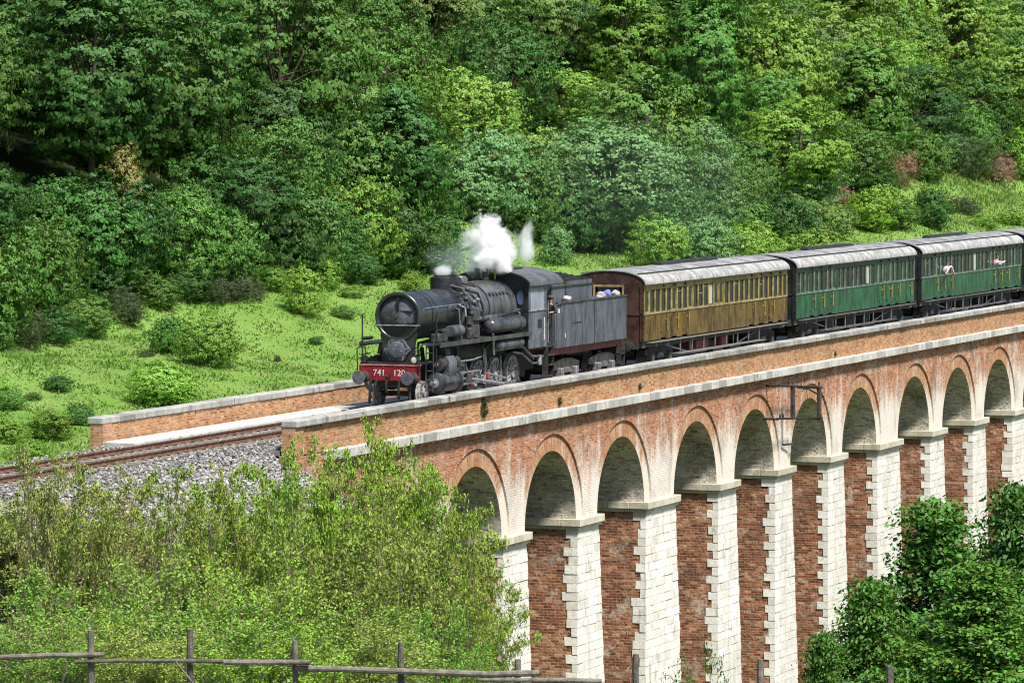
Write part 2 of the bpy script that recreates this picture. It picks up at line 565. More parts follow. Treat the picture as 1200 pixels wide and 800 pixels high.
def build_ground():
    xs = axis_samples(-500, 1800, 60, 330, 1.2)
    ys = axis_samples(-900, 1500, -40, 60, 1.0)
    GX, GY = np.meshgrid(xs, ys, indexing='ij')
    GZ = terrain(GX, GY)
    fine = np.sin(GX * 1.7 + 1.3 * np.sin(GY * .9)) * np.sin(GY * 1.9 + np.sin(GX * .7)) * .07
    GZ = GZ + fine * ((np.abs(GY) > 4.5))
    vs = np.stack([GX, GY, GZ], -1).reshape(-1, 3)
    nx, ny = len(xs), len(ys)
    i = np.arange(nx - 1)[:, None] * ny + np.arange(ny - 1)[None, :]
    f = np.stack([i, i + ny, i + ny + 1, i + 1], -1).reshape(-1, 4)
    me = bpy.data.meshes.new("ground")
    me.from_pydata(vs.tolist(), [], f.tolist())
    m = NT("meadow ground")
    p = m.world()
    a = m.noise(p, .22, 5, .6); b = m.noise(p, 1.3, 6, .65); c = m.noise(p, 6, 4, .6)
    col = m.mix(m.ramp(a, .35, .65), (.11, .215, .036), (.155, .25, .058))
    col = m.mix(m.math('MULTIPLY', m.ramp(b, .5, .68), .7), col, (.20, .225, .08))
    col = m.mix(m.math('MULTIPLY', m.ramp(c, .52, .7), .6), col, (.06, .12, .018))
    # bare soil and leaf litter on the wooded slope and in the valley
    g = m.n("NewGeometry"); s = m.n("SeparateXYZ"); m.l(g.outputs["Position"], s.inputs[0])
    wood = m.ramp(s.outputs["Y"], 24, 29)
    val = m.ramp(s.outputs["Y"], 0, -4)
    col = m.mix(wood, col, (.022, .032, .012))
    col = m.mix(val, col, (.105, .12, .06))  # valley earth tone picked to bounce light up into the vaults
    m.bump(b, .7, .15)
    me.materials.append(m.fin(col, .95, 0, .1))
    me.shade_smooth()
    o = link("ground", me)
    return tag(o, kind='structure', label="green meadow strip and wooded hillside ground")


build_ground()

# ------------------------------------------------------------------ viaduct
SP, PW, WIDE = 5.17, 2.23, 3.42       # clear span, ordinary pier, wide pier
YF, YB = -3.2, 3.2
Z_SPR, Z_LEDGE, Z_COP = -4.43, -0.39, 0.655
RAD = SP / 2
BX, BY = .05, .018
Z_BASE = -17.0
X_END = 124.8
XE_FAR = 124.1
# arch centres: four arches between two wide piers
centres = []
xc = 132.57
group_of = [1, 2, 3, 0]
for k in range(17):
    centres.append(xc)
    xc += SP + (WIDE if k in (3, 7, 11, 15) else PW)
x_left = centres[0] - RAD - 5.8
x_right = centres[-1] + RAD + 6
piers = [(centres[0] - RAD - WIDE, WIDE)]
for k in range(len(centres) - 1):
    a, b = centres[k] + RAD, centres[k + 1] - RAD
    piers.append((a, b - a))

via = empty("railway_viaduct", (0, 0, 0), "long brick railway viaduct with round arches and pale stone piers", "viaduct")


def wall_with_arches(y0, y1, ztop, RAD=RAD):
    """the spandrel: one slab with the arches cut out of it"""
    mb = MB()
    def col(xa, xb, za, zb):
        mb.add([(xa, y0, za), (xb, y0, zb), (xb, y0, ztop), (xa, y0, ztop), (xa, y1, za), (xb, y1, zb), (xb, y1, ztop), (xa, y1, ztop)],
               [(0, 1, 2, 3), (7, 6, 5, 4), (0, 4, 5, 1), (3, 2, 6, 7)])
    x = X_END
    for c in centres:
        col(x, c - RAD, Z_SPR, Z_SPR)
        n = 28
        xs = [c - RAD * math.cos(math.pi * i / n) for i in range(n + 1)]
        zs = [Z_SPR + RAD * math.sin(math.pi * i / n) for i in range(n + 1)]
        for i in range(n): col(xs[i], xs[i + 1], zs[i], zs[i + 1])
        x = c + RAD
    col(x, x_right, Z_SPR, Z_SPR)
    mb.add([(X_END, y0, Z_SPR), (X_END, y1, Z_SPR), (X_END, y1, ztop), (X_END, y0, ztop)], [(0, 1, 2, 3)])
    return mb


wall_with_arches(YF, YF + .085, Z_LEDGE - .02, RAD + .60).build("spandrel_wall", M['brick_face'], via, smooth_deg=0)
wall_with_arches(YF + .09, YF + .6, Z_LEDGE - .02).build("backing_wall", M['brick_face'], via, smooth_deg=0)
wall_with_arches(YB - .6, YB, Z_LEDGE - .02).build("spandrel_wall", M['brick_face'], via, smooth_deg=0)

# vault, arch ring and hood mould of every arch
n = 36
mb = MB()
for i in range(n):
    a, b = math.pi * i / n, math.pi * (i + 1) / n
    RV = RAD - .006
    pa = (-RV * math.cos(a), RV * math.sin(a)); pb = (-RV * math.cos(b), RV * math.sin(b))
    mb.add([(pa[0], YF + .072, pa[1]), (pb[0], YF + .072, pb[1]), (pb[0], YB, pb[1]), (pa[0], YB, pa[1])], [(0, 3, 2, 1)])
vault_me = mb.mesh("vault", M['brick_vault'], 60)
RO = RAD + .62


def ring_mesh():
    me = bpy.data.meshes.new("arch_ring")
    vs, fs, uv = [], [], []
    n = 40
    y0, y1 = YF + .07, YF + .6
    for i in range(n + 1):
        a = math.pi * i / n
        for r, y in ((RAD - .002, y1), (RAD - .002, y0), (RO, y0), (RO, y1)):
            vs.append((-r * math.cos(a), y, r * math.sin(a)))
    for i in range(n):
        for j in (1, 2):
            A = i * 4 + j
            fs.append((A, A + 4, A + 5, A + 1))
            s0, s1 = RAD * math.pi * i / n * 1.12, RAD * math.pi * (i + 1) / n * 1.12
            t0, t1 = [(.3 - .645, .3), (0.0, .62), (.62, 1.2)][j]
            uv += [(t0, s0), (t0, s1), (t1, s1), (t1, s0)]
    me.from_pydata(vs, [], fs)
    l = me.uv_layers.new(name="UVMap")
    l.data.foreach_set("uv", [c for p in uv for c in p])
    me.materials.append(M['brick_ring'])
    bm = bmesh.new(); bm.from_mesh(me); bmesh.ops.recalc_face_normals(bm, faces=bm.faces); bm.to_mesh(me); bm.free()
    return me


ring_me = ring_mesh()
for c in centres:
    for nm, me in (("vault", vault_me), ("arch_ring", ring_me)):
        link(nm, me, via, (c, 0, Z_SPR))

# deck fill so nothing shows through from above
MB().box(X_END + .05, x_right, YF + .3, YB - .3, -1.7, -.42).build("deck", M['mortar'], via)


# piers: battered brick core, quoins at the near left corner, pale face stones
def pier_faces(xa, wd, z):
    d = Z_SPR - .38 - z
    return xa - BX * d, xa + wd + BX * d, YF - BY * d, YB + BY * d


COURSE = .315
n_quoin = n_face = 0
order = sorted(piers, key=lambda p: p[0])
face_stuff = MB()
for pi, (xa, wd) in enumerate(order):
    zt = Z_SPR - .38
    a = pier_faces(xa, wd, Z_BASE); b = pier_faces(xa, wd, zt)
    rec = .03
    pier = MB()
    pier.mi = 0
    P = [(a[0], a[2] + rec, Z_BASE), (a[1], a[2] + rec, Z_BASE), (a[1], a[3], Z_BASE), (a[0], a[3], Z_BASE), (b[0], b[2] + rec, zt), (b[1], b[2] + rec, zt), (b[1], b[3], zt), (b[0], b[3], zt)]
    pier.add(P, [(3, 0, 4, 7), (1, 2, 6, 5)])
    pier.mi = 1
    pier.add(P, [(0, 1, 5, 4), (2, 3, 7, 6), (4, 5, 6, 7)])
    po = pier.build("pier", [M['brick_pier'], M['mortar']], via, smooth_deg=0)
    # impost: a moulded band of stones round the pier head
    zi0, zi1 = Z_SPR - .38, Z_SPR
    pr = .17
    seg = 3 if wd < 3 else 4
    for s in range(seg):
        x0 = xa - pr + (wd + 2 * pr) * s / seg; x1 = xa - pr + (wd + 2 * pr) * (s + 1) / seg
        e = MB()
        e.box(x0 + .004, x1 - .004, YF - pr, YF + .6, zi0 + .12, zi1, .015)
        e.box(x0 + .004 + (.06 if s == 0 else 0), x1 - .004 - (.06 if s == seg - 1 else 0), YF - pr + .07, YF + .6, zi0, zi0 + .116, .012)
        e.build("impost_stone", M['stone_impost'], po, smooth_deg=0)
    for side in (0, 1):
        y = YF + .6
        while y < YB + .1:
            y2 = min(y + .85, YB + pr)
            e = MB()
            if side == 0: e.box(xa - pr, xa + .3, y + .004, y2 - .004, zi0 + .12, zi1, .015); e.box(xa - pr + .06, xa + .3, y + .004, y2 - .004, zi0, zi0 + .116, .012)
            else: e.box(xa + wd - .3, xa + wd + pr, y + .004, y2 - .004, zi0 + .12, zi1, .015); e.box(xa + wd - .3, xa + wd + pr - .06, y + .004, y2 - .004, zi0, zi0 + .116, .012)
            e.build("impost_stone", M['stone_impost'], po, smooth_deg=0)
            y = y2
            if side == 1 and y > YF + 1.5: break
    # stone courses
    rr = random.Random(100 + pi)
    z1 = zt
    k = 0
    while z1 > Z_BASE + .4:
        z0 = z1 - COURSE
        top, bot = pier_faces(xa, wd, z1 - .008), pier_faces(xa, wd, z0 + .008)
        w1, w0 = top[1] - top[0], bot[1] - bot[0]
        long_in = k % 2 == 0
        lf = rr.uniform(.52, .62) if long_in else rr.uniform(.72, .9)       # length on the face
        lr = rr.uniform(.39, .52) if long_in else rr.uniform(.2, .30)
        if rr.random() < .1: lr = rr.uniform(.3, .6)       # length on the reveal
        cuts = [0, lf]
        while cuts[-1] < w1 - 1.3: cuts.append(cuts[-1] + rr.uniform(.55, .95))
        lastw = rr.uniform(.5, .8)
        if w1 - cuts[-1] > lastw + .45: cuts.append(w1 - lastw)
        cuts.append(w1)
        for ci in range(len(cuts) - 1):
            first, last = ci == 0, ci == len(cuts) - 2
            f0, f1 = cuts[ci] / w1, cuts[ci + 1] / w1
            j = rr.uniform(-.012, .012)
            gap = .007
            def xy(side, f, g):
                return side[0] + (side[1] - side[0]) * f + g
            pl = .028 + j
            xs_b = (xy(bot, f0, -pl if first else gap), xy(bot, f1, .02 if last else -gap))
            xs_t = (xy(top, f0, -pl if first else gap), xy(top, f1, .02 if last else -gap))
            dep = lr if first else (lr if last else .3)
            pts = [(xs_b[0], bot[2] + j, z0 + .008), (xs_b[1], bot[2] + j, z0 + .008), (xs_b[1], bot[2] + dep, z0 + .008), (xs_b[0], bot[2] + dep, z0 + .008),
                   (xs_t[0], top[2] + j, z1 - .008), (xs_t[1], top[2] + j, z1 - .008), (xs_t[1], top[2] + dep, z1 - .008), (xs_t[0], top[2] + dep, z1 - .008)]
            pts = [(q[0] + rr.uniform(-.006, .006), q[1] + rr.uniform(-.012, .008), q[2] + rr.uniform(-.006, .006)) for q in pts]
            seen = 1 <= pi <= 12 and z1 > -13.2 and not (pi < 2)
            if first and seen and n_quoin < 300:
                n_quoin += 1
                MB().hexa(pts).build("quoin_stone", M['stone_white'], po, smooth_deg=0)
            elif (not first) and seen and pi <= 7 and n_face < 300:
                n_face += 1
                MB().hexa(pts).build("face_stone", M['stone_white'], po, smooth_deg=0)
            else:
                face_stuff.hexa(pts)
        z1 = z0; k += 1
fs = face_stuff.build("face_stonework", M['stone_white'], via, smooth_deg=0)
fs['kind'] = 'stuff'

# solid abutment at the near end
ab = MB()
ab.box(X_END + .02, centres[0] - RAD - WIDE + .02, YF + .02, YB - .02, Z_BASE + 3, Z_SPR + .01)
ab.build("abutment", M['brick_face'], via, smooth_deg=0)
# parapets, string course and copings
def parapet(side):
    s = -1 if side == 'near' else 1
    X_END = XE_FAR if s > 0 else globals()['X_END']
    y_out, y_in = s * 3.2, s * 2.84
    ya, yb = sorted((y_out, y_in))
    pw = MB()
    pw.mi = 0
    V = [(X_END, ya, -.44), (x_right, ya, -.44), (x_right, yb, -.44), (X_END, yb, -.44), (X_END, ya, .45), (x_right, ya, .45), (x_right, yb, .45), (X_END, yb, .45)]
    pw.add(V, [(0, 1, 5, 4), (2, 3, 7, 6), (4, 5, 6, 7)])
    pw.mi = 1
    pw.add(V, [(3, 0, 4, 7), (1, 2, 6, 5)])
    wall = pw.build("parapet_wall", [M['brick_parapet'], M['brick_end']], via, smooth_deg=0)
    rr = random.Random(11 if s < 0 else 12)
    x = X_END - .04
    ca, cb = sorted((s * 3.33, s * 2.80))
    while x < x_right:
        L = rr.uniform(1.05, 1.45)
        dz = rr.uniform(-.008, .008); dy = rr.uniform(-.012, .012)
        MB().box(x + .006, x + L - .006, ca + dy, cb + dy, .452, Z_COP + dz, .022).build("coping_stone", M['stone_cap'], wall, smooth_deg=0)
        x += L
    if s > 0 or True:     # end pillar of the parapet
        pl = MB()
        pl.box(X_END - .01, X_END + .62, ya - .04, yb + .04, -.9, .448)
        pl.build("end_pillar", M['brick_end'], via, smooth_deg=0)
    # string course
    x = X_END + 2.2 if s < 0 else X_END
    sc = empty_part("string_course", via)
    ou = s * 3.46
    while x < x_right:
        L = rr.uniform(.8, 1.25)
        ya2, yb2 = sorted((ou + rr.uniform(-.014, .014), s * 3.1))
        MB().box(x + .006, x + L - .006, ya2, yb2, Z_LEDGE - .30, Z_LEDGE + rr.uniform(-.008, .008), .018).build("ledge_stone", M['stone_ledge'], sc, smooth_deg=0)
        x += L
    y3, y4 = sorted((s * 3.30, s * 3.1))
    MB().box(X_END + 2.2 if s < 0 else X_END, x_right, y3, y4, Z_LEDGE - .40, Z_LEDGE - .304).build("brick_corbel", M['brick_face'], sc, smooth_deg=0)


def empty_part(name, parent):
    o = bpy.data.objects.new(name, None); COL.objects.link(o); o.parent = parent; o.empty_display_size = .2
    return o


parapet('near')
parapet('far')

# ------------------------------------------------------------------ railway track
track = empty("railway_track", (60, 0, 0), "single railway track with rusty rails on grey ballast over the viaduct", "railway track")
TL = x_right - 60
for s in (-1, 1):
    r = MB()
    r.mi = 0
    y = s * .755
    r.prism([(y - .065, -.15), (y + .065, -.15), (y + .065, -.135), (y + .012, -.12), (y + .012, -.045), (y + .036, -.035), (y + .036, -.002), (y - .036, -.002), (y - .036, -.035), (y - .012, -.045), (y - .012, -.12), (y - .065, -.135)], 'x', 0, TL)
    r.mi = 1
    r.box(0, TL, y - .03, y + .03, -.006, 0.002)
    r.build("rail", [M['rust'], M['rail_top']], track, smooth_deg=0)
sl_me = MB().box(-.12, .12, -1.25, 1.25, -.30, -.152, .02).mesh("sleeper", M['sleeper'], 0)
x = .5
while x < 145:
    o = link("sleeper", sl_me, track, (x + random.uniform(-.02, .02), random.uniform(-.03, .03), 0))
    o.rotation_euler = (0, 0, random.uniform(-.01, .01))
    x += .62
MB().prism([(-3.0, -.8), (-2.15, -.27), (2.15, -.27), (2.7, -.5), (2.7, -.8)], 'x', 0, X_END - 60 - .1).build("ballast_bed", M['ballast'], track, smooth_deg=0)
MB().box(X_END - 60, TL, -2.7, 2.7, -.62, -.26).build("ballast_bed", M['ballast'], track, smooth_deg=0)


def rocks(name, pts, sizes, mat, kind_label):
    """thousands of small angular stones in one mesh"""
    n = len(pts)
    base = np.array([(1, 0, 0), (-1, 0, 0), (0, 1, 0), (0, -1, 0), (0, 0, .75), (0, 0, -.75)], float)
    V = base[None] * (1 + rng.uniform(-.35, .35, (n, 6, 1))) * sizes[:, None, None]
    a = rng.uniform(0, 6.28, n); t = rng.uniform(-.8, .8, n)
    ca, sa = np.cos(a), np.sin(a); ct, st = np.cos(t), np.sin(t)
    x = V[..., 0] * ct[:, None] - V[..., 2] * st[:, None]; z = V[..., 0] * st[:, None] + V[..., 2] * ct[:, None]; y = V[..., 1]
    X = x * ca[:, None] - y * sa[:, None]; Y = x * sa[:, None] + y * ca[:, None]
    W = np.stack([X, Y, z], -1) + pts[:, None, :]
    F = np.array([(0, 2, 4), (2, 1, 4), (1, 3, 4), (3, 0, 4), (2, 0, 5), (1, 2, 5), (3, 1, 5), (0, 3, 5)])
    faces = (F[None] + (np.arange(n) * 6)[:, None, None]).reshape(-1, 3)
    me = bpy.data.meshes.new(name)
    me.from_pydata(W.reshape(-1, 3).tolist(), [], faces.tolist())
    me.materials.append(mat)
    at = me.attributes.new("rnd", 'FLOAT', 'POINT')
    at.data.foreach_set("value", np.repeat(rng.uniform(0, 1, n), 6))
    o = link(name, me)
    return tag(o, kind='stuff', label=kind_label)


def rock_material():
    m = NT("loose grey stone")
    at = m.n("Attribute", attribute_name="rnd")
    c = m.cramp(at.outputs["Fac"], [(0, (.05, .048, .046)), (.3, (.18, .175, .17)), (.7, (.30, .295, .29)), (1, (.44, .43, .42))])
    c = m.mix(m.ramp(m.noise(m.world(), 7, 4), .5, .7), c, (.2, .19, .17))
    return m.fin(c, .9, 0, .2)


M['rock'] = rock_material()
nr = 50000
X_ = rng.uniform(92, 125.6, nr); Y_ = -2.2 - rng.uniform(0, 1, nr) ** 1.0 * 6.0
Z_ = np.maximum(-.27 - np.maximum(0, -Y_ - 2.15) * .62, terrain(X_, Y_)) + rng.uniform(-.02, .05, nr)
rocks("embankment_gravel", np.stack([X_, Y_, Z_], -1), rng.uniform(.04, .10, nr) * rng.uniform(.7, 1.2, nr), M['rock'], "grey loose stone bank below the track beside the viaduct end")
nr = 9000
X_ = rng.uniform(95, 150, nr); Y_ = rng.uniform(-2.65, 2.65, nr)
keep = (np.abs(np.abs(Y_) - .755) > .1)
X_, Y_ = X_[keep], Y_[keep]
rocks("track_gravel", np.stack([X_, Y_, np.full(len(X_), -.19)], -1), rng.uniform(.035, .065, len(X_)), M['rock'], "grey ballast stones around the sleepers")
# pale strip of fine stone between the far rail and the far parapet
MB().box(X_END - 1 - 60, TL, 1.62, 2.70, -.255, -.06, .02).build("cable_duct", M['stone_ledge'], track)
# ------------------------------------------------------------------ wheels
def wheel_mesh(r, spokes, name="wheel", face=-1, solid=False):
    """a spoked wheel about the y axis; face -1 shows its rim to the near side"""
    mb = MB()
    mb.lathe([(-.07, r), (-.07, r - .07), (.07, r - .07), (.07, r + .03), (.045, r + .03), (.03, r), (-.07, r)] if face < 0 else
             [(-.07, r + .03), (-.045, r + .03), (-.03, r), (.07, r), (.07, r - .07), (-.07, r - .07), (-.07, r + .03)], (0, 0, 0), 'y', 28, cap=False)
    mb.lathe([(-.05, r - .072), (-.05, r - .13), (.05, r - .13), (.05, r - .072)], (0, 0, 0), 'y', 28, cap=False)
    mb.lathe([(-.11, .0), (-.11, r * .22), (.10, r * .24), (.10, 0)], (0, 0, 0), 'y', 16)
    if solid:
        mb.lathe([(-.02, r * .2), (-.03, r - .12), (.03, r - .12), (.02, r * .2)], (0, 0, 0), 'y', 24, cap=False)
    for k in range(spokes):
        a = 2 * math.pi * k / spokes
        mb.tube([(math.cos(a) * r * .18, 0, math.sin(a) * r * .18), (math.cos(a) * (r - .1), 0, math.sin(a) * (r - .1))], [.055, .042], 6)
    return mb


# ------------------------------------------------------------------ locomotive
XL = 139.6
loco = empty("steam_locomotive", (XL, 0, 0), "black steam locomotive with red buffer beam and steam above its cab", "steam locomotive")
P_ = loco


def bars(name, pts, r, mat, parent=None, n=6):
    return MB().tube(pts, r, n).build(name, mat, parent or P_)


# frame
MB().box(.75, 13.0, -.55, .55, .70, 1.40).build("main_frame", M['dark'], P_)
bb = MB().box(.60, .70, -1.09, 1.09, .93, 1.44, .012).build("buffer_beam", M['red'], P_)
MB().box(.575, .74, -1.10, 1.10, 1.442, 1.475).build("beam_cap", paint("pale red edge", (.55, .16, .16), .5, .3, 4), bb)  # top strip in a paler red than the beam
for y in (-1.0, -.55, -.2, .2, .55, 1.0):
    for z in (.99, 1.38):
        MB().lathe([(0, .025), (-.015, .025), (-.025, .015), (-.026, 0)], (.6, y, z), 'x', 6).build("rivet", M['red'], bb)


def lettering(text, size, parent, loc, rot, mat, name="lettering", extrude=.003):
    cu = bpy.data.curves.new("txt", 'FONT')
    cu.body = text; cu.size = size; cu.extrude = extrude; cu.align_x = 'CENTER'; cu.align_y = 'CENTER'
    ob = bpy.data.objects.new("txt", cu); COL.objects.link(ob)
    bpy.context.view_layer.update()
    me = bpy.data.meshes.new_from_object(ob.evaluated_get(bpy.context.evaluated_depsgraph_get()))
    bpy.data.objects.remove(ob)
    me.materials.clear(); me.materials.append(mat)
    o = link(name, me, parent, loc)
    o.rotation_euler = rot
    return o


# numbers face forward (-x): text x axis runs towards -y (the viewer's right)
rot = (R(90), 0, R(-90))
lettering("741", .30, bb, (.594, .36, 1.19), rot, M['white'])
lettering("120", .30, bb, (.594, -.36, 1.19), rot, M['white'])

for y in (-.875, .875):
    b_ = MB().lathe([(.62, .19), (.56, .19), (.52, .125), (.22, .115), (.20, .085), (.06, .085)], (0, y, 1.05), 'x', 20).build("buffer", M['dark'], P_)
    MB().lathe([(.07, 0.08), (.05, .215), (.03, .225), (.012, .215), (0, .12), (-.004, 0)], (0, y, 1.05), 'x', 24).build("buffer_head", paint("greasy steel buffer face", (.075, .08, .095), .4, .4, 5, dirt=(.16, .17, .19)), b_)
MB().prism([(.60, 1.0), (.36, 1.02), (.32, 1.10), (.36, 1.16), (.42, 1.12), (.60, 1.12)], 'y', -.04, .04).build("coupling_hook", M['iron'], P_)
bars("screw_coupling", [(.42, 0, 1.04), (.36, .02, .8), (.38, 0, .55)], .04, M['iron'])
for y, s in ((.42, 1), (-.42, 1), (.62, .8)):
    bars("brake_hose", [(.60, y, .95), (.46, y, .92), (.40, y, .78), (.40, y * .98, .5), (.46, y * .96, .34)], .045, M['black'])
for y in (-.72, .72):
    bars("guard_iron", [(.75, y, .95), (.66, y, .6), (.62, y, .16)], .05, M['iron'], n=4)
# lamps
for y in (-.9, .9):
    lp = MB().lathe([(.16, .07), (.14, .115), (0, .125), (-.03, .135), (-.035, .115)], (.62, y, 1.64), 'x', 18).build("headlamp", M['black'] if y > 0 else M['steel_grey'], P_)
    MB().lathe([(-.02, .112), (-.036, .10), (-.046, .06), (-.05, 0)], (.62, y, 1.64), 'x', 18).build("lens", M['lens'] if y < 0 else M['pane'], lp)
    MB().box(.60, .78, y - .04, y + .04, 1.475, 1.53).build("lamp_bracket", M['black'], lp)
# front platform and saddle plate
MB().box(.66, 1.75, -1.08, 1.08, 1.476, 1.52).build("front_platform", M['black'], P_)
ZC = 3.05
left = [(.62, 1.48), (.57, 1.75), (.57, 2.1), (.64, 2.4)]
arcp = [(.79 * math.cos(a), ZC + .79 * math.sin(a)) for a in [R(-38) - i * R(104) / 14 for i in range(15)]]
poly = left + arcp + [(-a, b) for a, b in reversed(left)]
MB().prism(poly, 'x', 1.40, 1.56).build("saddle_plate", M['boiler'], P_, smooth_deg=0)
lob = []
for i in range(48):
    a = 2 * math.pi * i / 48
    r = .40 + .035 * math.cos(6 * a)
    lob.append((r * 1.06 * math.cos(a), 1.93 + r * .93 * math.sin(a)))
pc = MB()
pc.prism(lob, 'x', 1.26, 1.41)
pc.lathe([(1.262, .30), (1.20, .28), (1.17, .2), (1.165, 0)], (0, 0, 1.93), 'x', 24)
pco = pc.build("preheater_cover", paint("blue grey cover paint", (.095, .105, .125), .45, .3, 3, dirt=(.2, .21, .24)), P_)
for i in range(12):
    a = 2 * math.pi * i / 12
    MB().lathe([(0, .024), (-.03, .024), (-.035, 0)], (1.26, .37 * math.cos(a), 1.93 + .33 * math.sin(a)), 'x', 6).build("bolt", M['steel_grey'], pco)
# smokebox, barrel
MB().lathe([(1.66, 0), (1.66, .70), (1.37, .71), (1.34, .735), (1.34, .80), (1.37, .825), (1.47, .825), (1.47, .795), (3.0, .795)], (0, 0, ZC), 'x', 56).build("smokebox", M['boiler'], P_)
MB().lathe([(3.0, .80), (5.35, .80), (5.36, .3)], (0, 0, ZC), 'x', 56).build("boiler_barrel", M['boiler'], P_)
for x in (1.50, 2.55, 3.0, 3.95, 5.2):
    MB().lathe([(x, .79), (x, .808), (x + .055, .808), (x + .055, .79)], (0, 0, ZC), 'x', 56).build("boiler_band", M['black'] if x != 3.0 else M['steel_grey'], P_)
for x in (1.75, 2.0, 2.25, 2.5):
    for a in (25, 45, 65, 155, 175, 200):
        MB().lathe([(0, .02), (.014, .018), (.018, 0)], (0, 0, 0), 'z', 6).build("rivet", M['boiler'], P_, (x, .795 * math.cos(R(a - 180)), ZC + .795 * abs(math.sin(R(a - 180)))), 0)
# dished upper door with a flat lower edge, black panel beneath standing in for the shaded opening
d = MB()
vs, fs = [], []
nr_, na_ = 9, 44
for i in range(nr_ + 1):
    r = .695 * i / nr_
    x = 1.30 + .22 * (r / .695) ** 2
    for k in range(na_):
        a = 2 * math.pi * k / na_
        vs.append((x, r * math.cos(a), ZC + max(r * math.sin(a), -.26)))
for i in range(nr_):
    for k in range(na_):
        fs.append((i * na_ + k, i * na_ + (k + 1) % na_, (i + 1) * na_ + (k + 1) % na_, (i + 1) * na_ + k))
d.add(vs, fs)
door = d.build("smokebox_door", paint("worn grey smokebox door", (.065, .068, .078), .36, .45, 2.0, dirt=(.13, .137, .152)), P_, smooth_deg=50)
MB().box(1.27, 1.50, -.06, .0, ZC + .18, ZC + .62, .01).build("strap", M['black'], door)
MB().box(1.32, 1.52, -.52, -.0, ZC + .14, ZC + .20, .01).build("strap", M['black'], door)
MB().lathe([(1.47, .09), (1.40, .085), (1.39, .04), (1.34, .03), (1.33, 0)], (-.10, .02, ZC - .02), 'x', 14).build("handwheel", M['dark'], door)
MB().tube([(1.26, .08, ZC - .02), (1.26, -.12, ZC - .10)], .018, 6).build("handle", M['steel_grey'], door)
for z in (ZC + .35, ZC - .1):
    MB().lathe([(-.09, .035), (.09, .035)], (1.42, .72, z), 'z', 8).build("hinge", M['black'], door)
bars("front_handrail", [(1.36, .80, ZC - .29), (1.24, .78, ZC - .29), (1.24, -.78, ZC - .29), (1.36, -.80, ZC - .29)], .022, M['bright'])
lh = MB().prism([(.64 * math.cos(a), ZC + .64 * math.sin(a)) for a in [R(200) + i * R(140) / 18 for i in range(19)]], 'x', 1.58, 1.64).build("lower_shade_panel", M['black'], P_)
# chimney dome
MB().lathe([(-.3, .56), (.05, .56), (.14, .545), (.50, .545), (.60, .52), (.645, .44), (.65, .42), (.69, .42), (.70, .40), (.60, .36), (.3, .34)], (5.8, 0, ZC + .56), 'z', 36).build("chimney", M['black'], P_)
MB().lathe([(.0, .565), (.06, .57), (.06, .56)], (5.8, 0, ZC + .62), 'z', 36).build("chimney_base_ring", M['black'], P_)
# boiler rear part, firebox
MB().lathe([(5.36, .3), (5.4, .86), (7.6, .90)], (0, 0, ZC), 'x', 48).build("boiler_casing", M['boiler_grey'], P_)
MB().lathe([(7.6, .905), (7.62, .93), (10.25, .95)], (0, 0, ZC), 'x', 48).build("firebox_casing", M['boiler_grey'], P_)
for x in (5.5, 6.5, 7.6, 8.7, 9.6):
    MB().lathe([(x, .86), (x, .945 if x > 7.3 else .905), (x + .05, .945 if x > 7.3 else .905), (x + .05, .86)], (0, 0, ZC), 'x', 48).build("boiler_band", M['steel_grey'] if x < 9 else M['black'], P_)
for i in range(6):
    a = R(215 + 0)
    MB().lathe([(0, .075), (.05, .07), (.06, .04), (.065, 0)], (0, 0, 0), 'z', 12).build("washout_plug", M['dark'], P_, (7.9 + i * .33, -.80, ZC + .50)).rotation_euler = (R(58), 0, 0)
# boiler-top fittings and clutter beside the chimney
for (x, y, h, r) in ((9.2, -.14, .42, .09), (9.2, .16, .42, .09)):
    MB().lathe([(-.1, r * 1.6), (.08, r * 1.6), (.1, r), (h - .1, r), (h - .08, r * 1.3), (h, r * 1.2), (h + .03, 0)], (x, y, ZC + .94), 'z', 14).build("safety_valve", M['dark'], P_)
MB().lathe([(-.1, .32), (.2, .32), (.3, .26), (.33, 0)], (7.0, 0, ZC + .86), 'z', 24).build("steam_dome", M['boiler_grey'], P_)
MB().lathe([(0, .035), (.22, .03), (.25, .05), (.36, .05), (.4, 0)], (9.75, -.3, ZC + .95), 'z', 10).build("whistle", M['brass'], P_)
rp = random.Random(3)
pipe_paths = [
    [(5.2, -.55, 3.72), (5.6, -.85, 3.6), (6.1, -1.0, 3.2), (6.15, -1.05, 2.6), (6.1, -1.05, 2.2)],
    [(5.0, -.8, 3.3), (5.0, -1.02, 3.2), (5.05, -1.05, 2.7), (5.1, -1.1, 2.2)],
    [(6.2, -.7, 3.75), (6.5, -.9, 3.65), (6.7, -1.02, 3.2), (6.7, -1.05, 2.75), (7.2, -1.06, 2.72), (10.0, -1.15, 2.95)],
    [(5.4, -.3, 3.95), (5.5, -.7, 3.85), (5.55, -.98, 3.4), (5.5, -1.05, 2.9)],
    [(4.6, -.83, 3.2), (4.6, -.95, 3.15), (4.6, -1.0, 2.5), (4.6, -1.05, 2.16)],
    [(5.8, -1.05, 3.0), (6.4, -1.1, 3.05), (6.5, -1.1, 2.7)],
    [(3.2, -.98, 2.45), (4.0, -1.0, 2.45), (4.6, -1.02, 2.35)],
    [(6.9, -1.2, 2.85), (6.95, -1.22, 2.4), (7.1, -1.25, 2.16), (7.1, -1.25, 1.7), (7.3, -1.2, 1.5)],
    [(5.9, .0, 3.9), (6.4, -.3, 4.02), (7.0, -.62, 3.86)],
]
for q in pipe_paths:
    bars("steam_pipe", q, rp.choice([.03, .04, .05]), rp.choice([M['steel_grey'], M['dark'], M['boiler_grey'], M['bright']]), n=8)
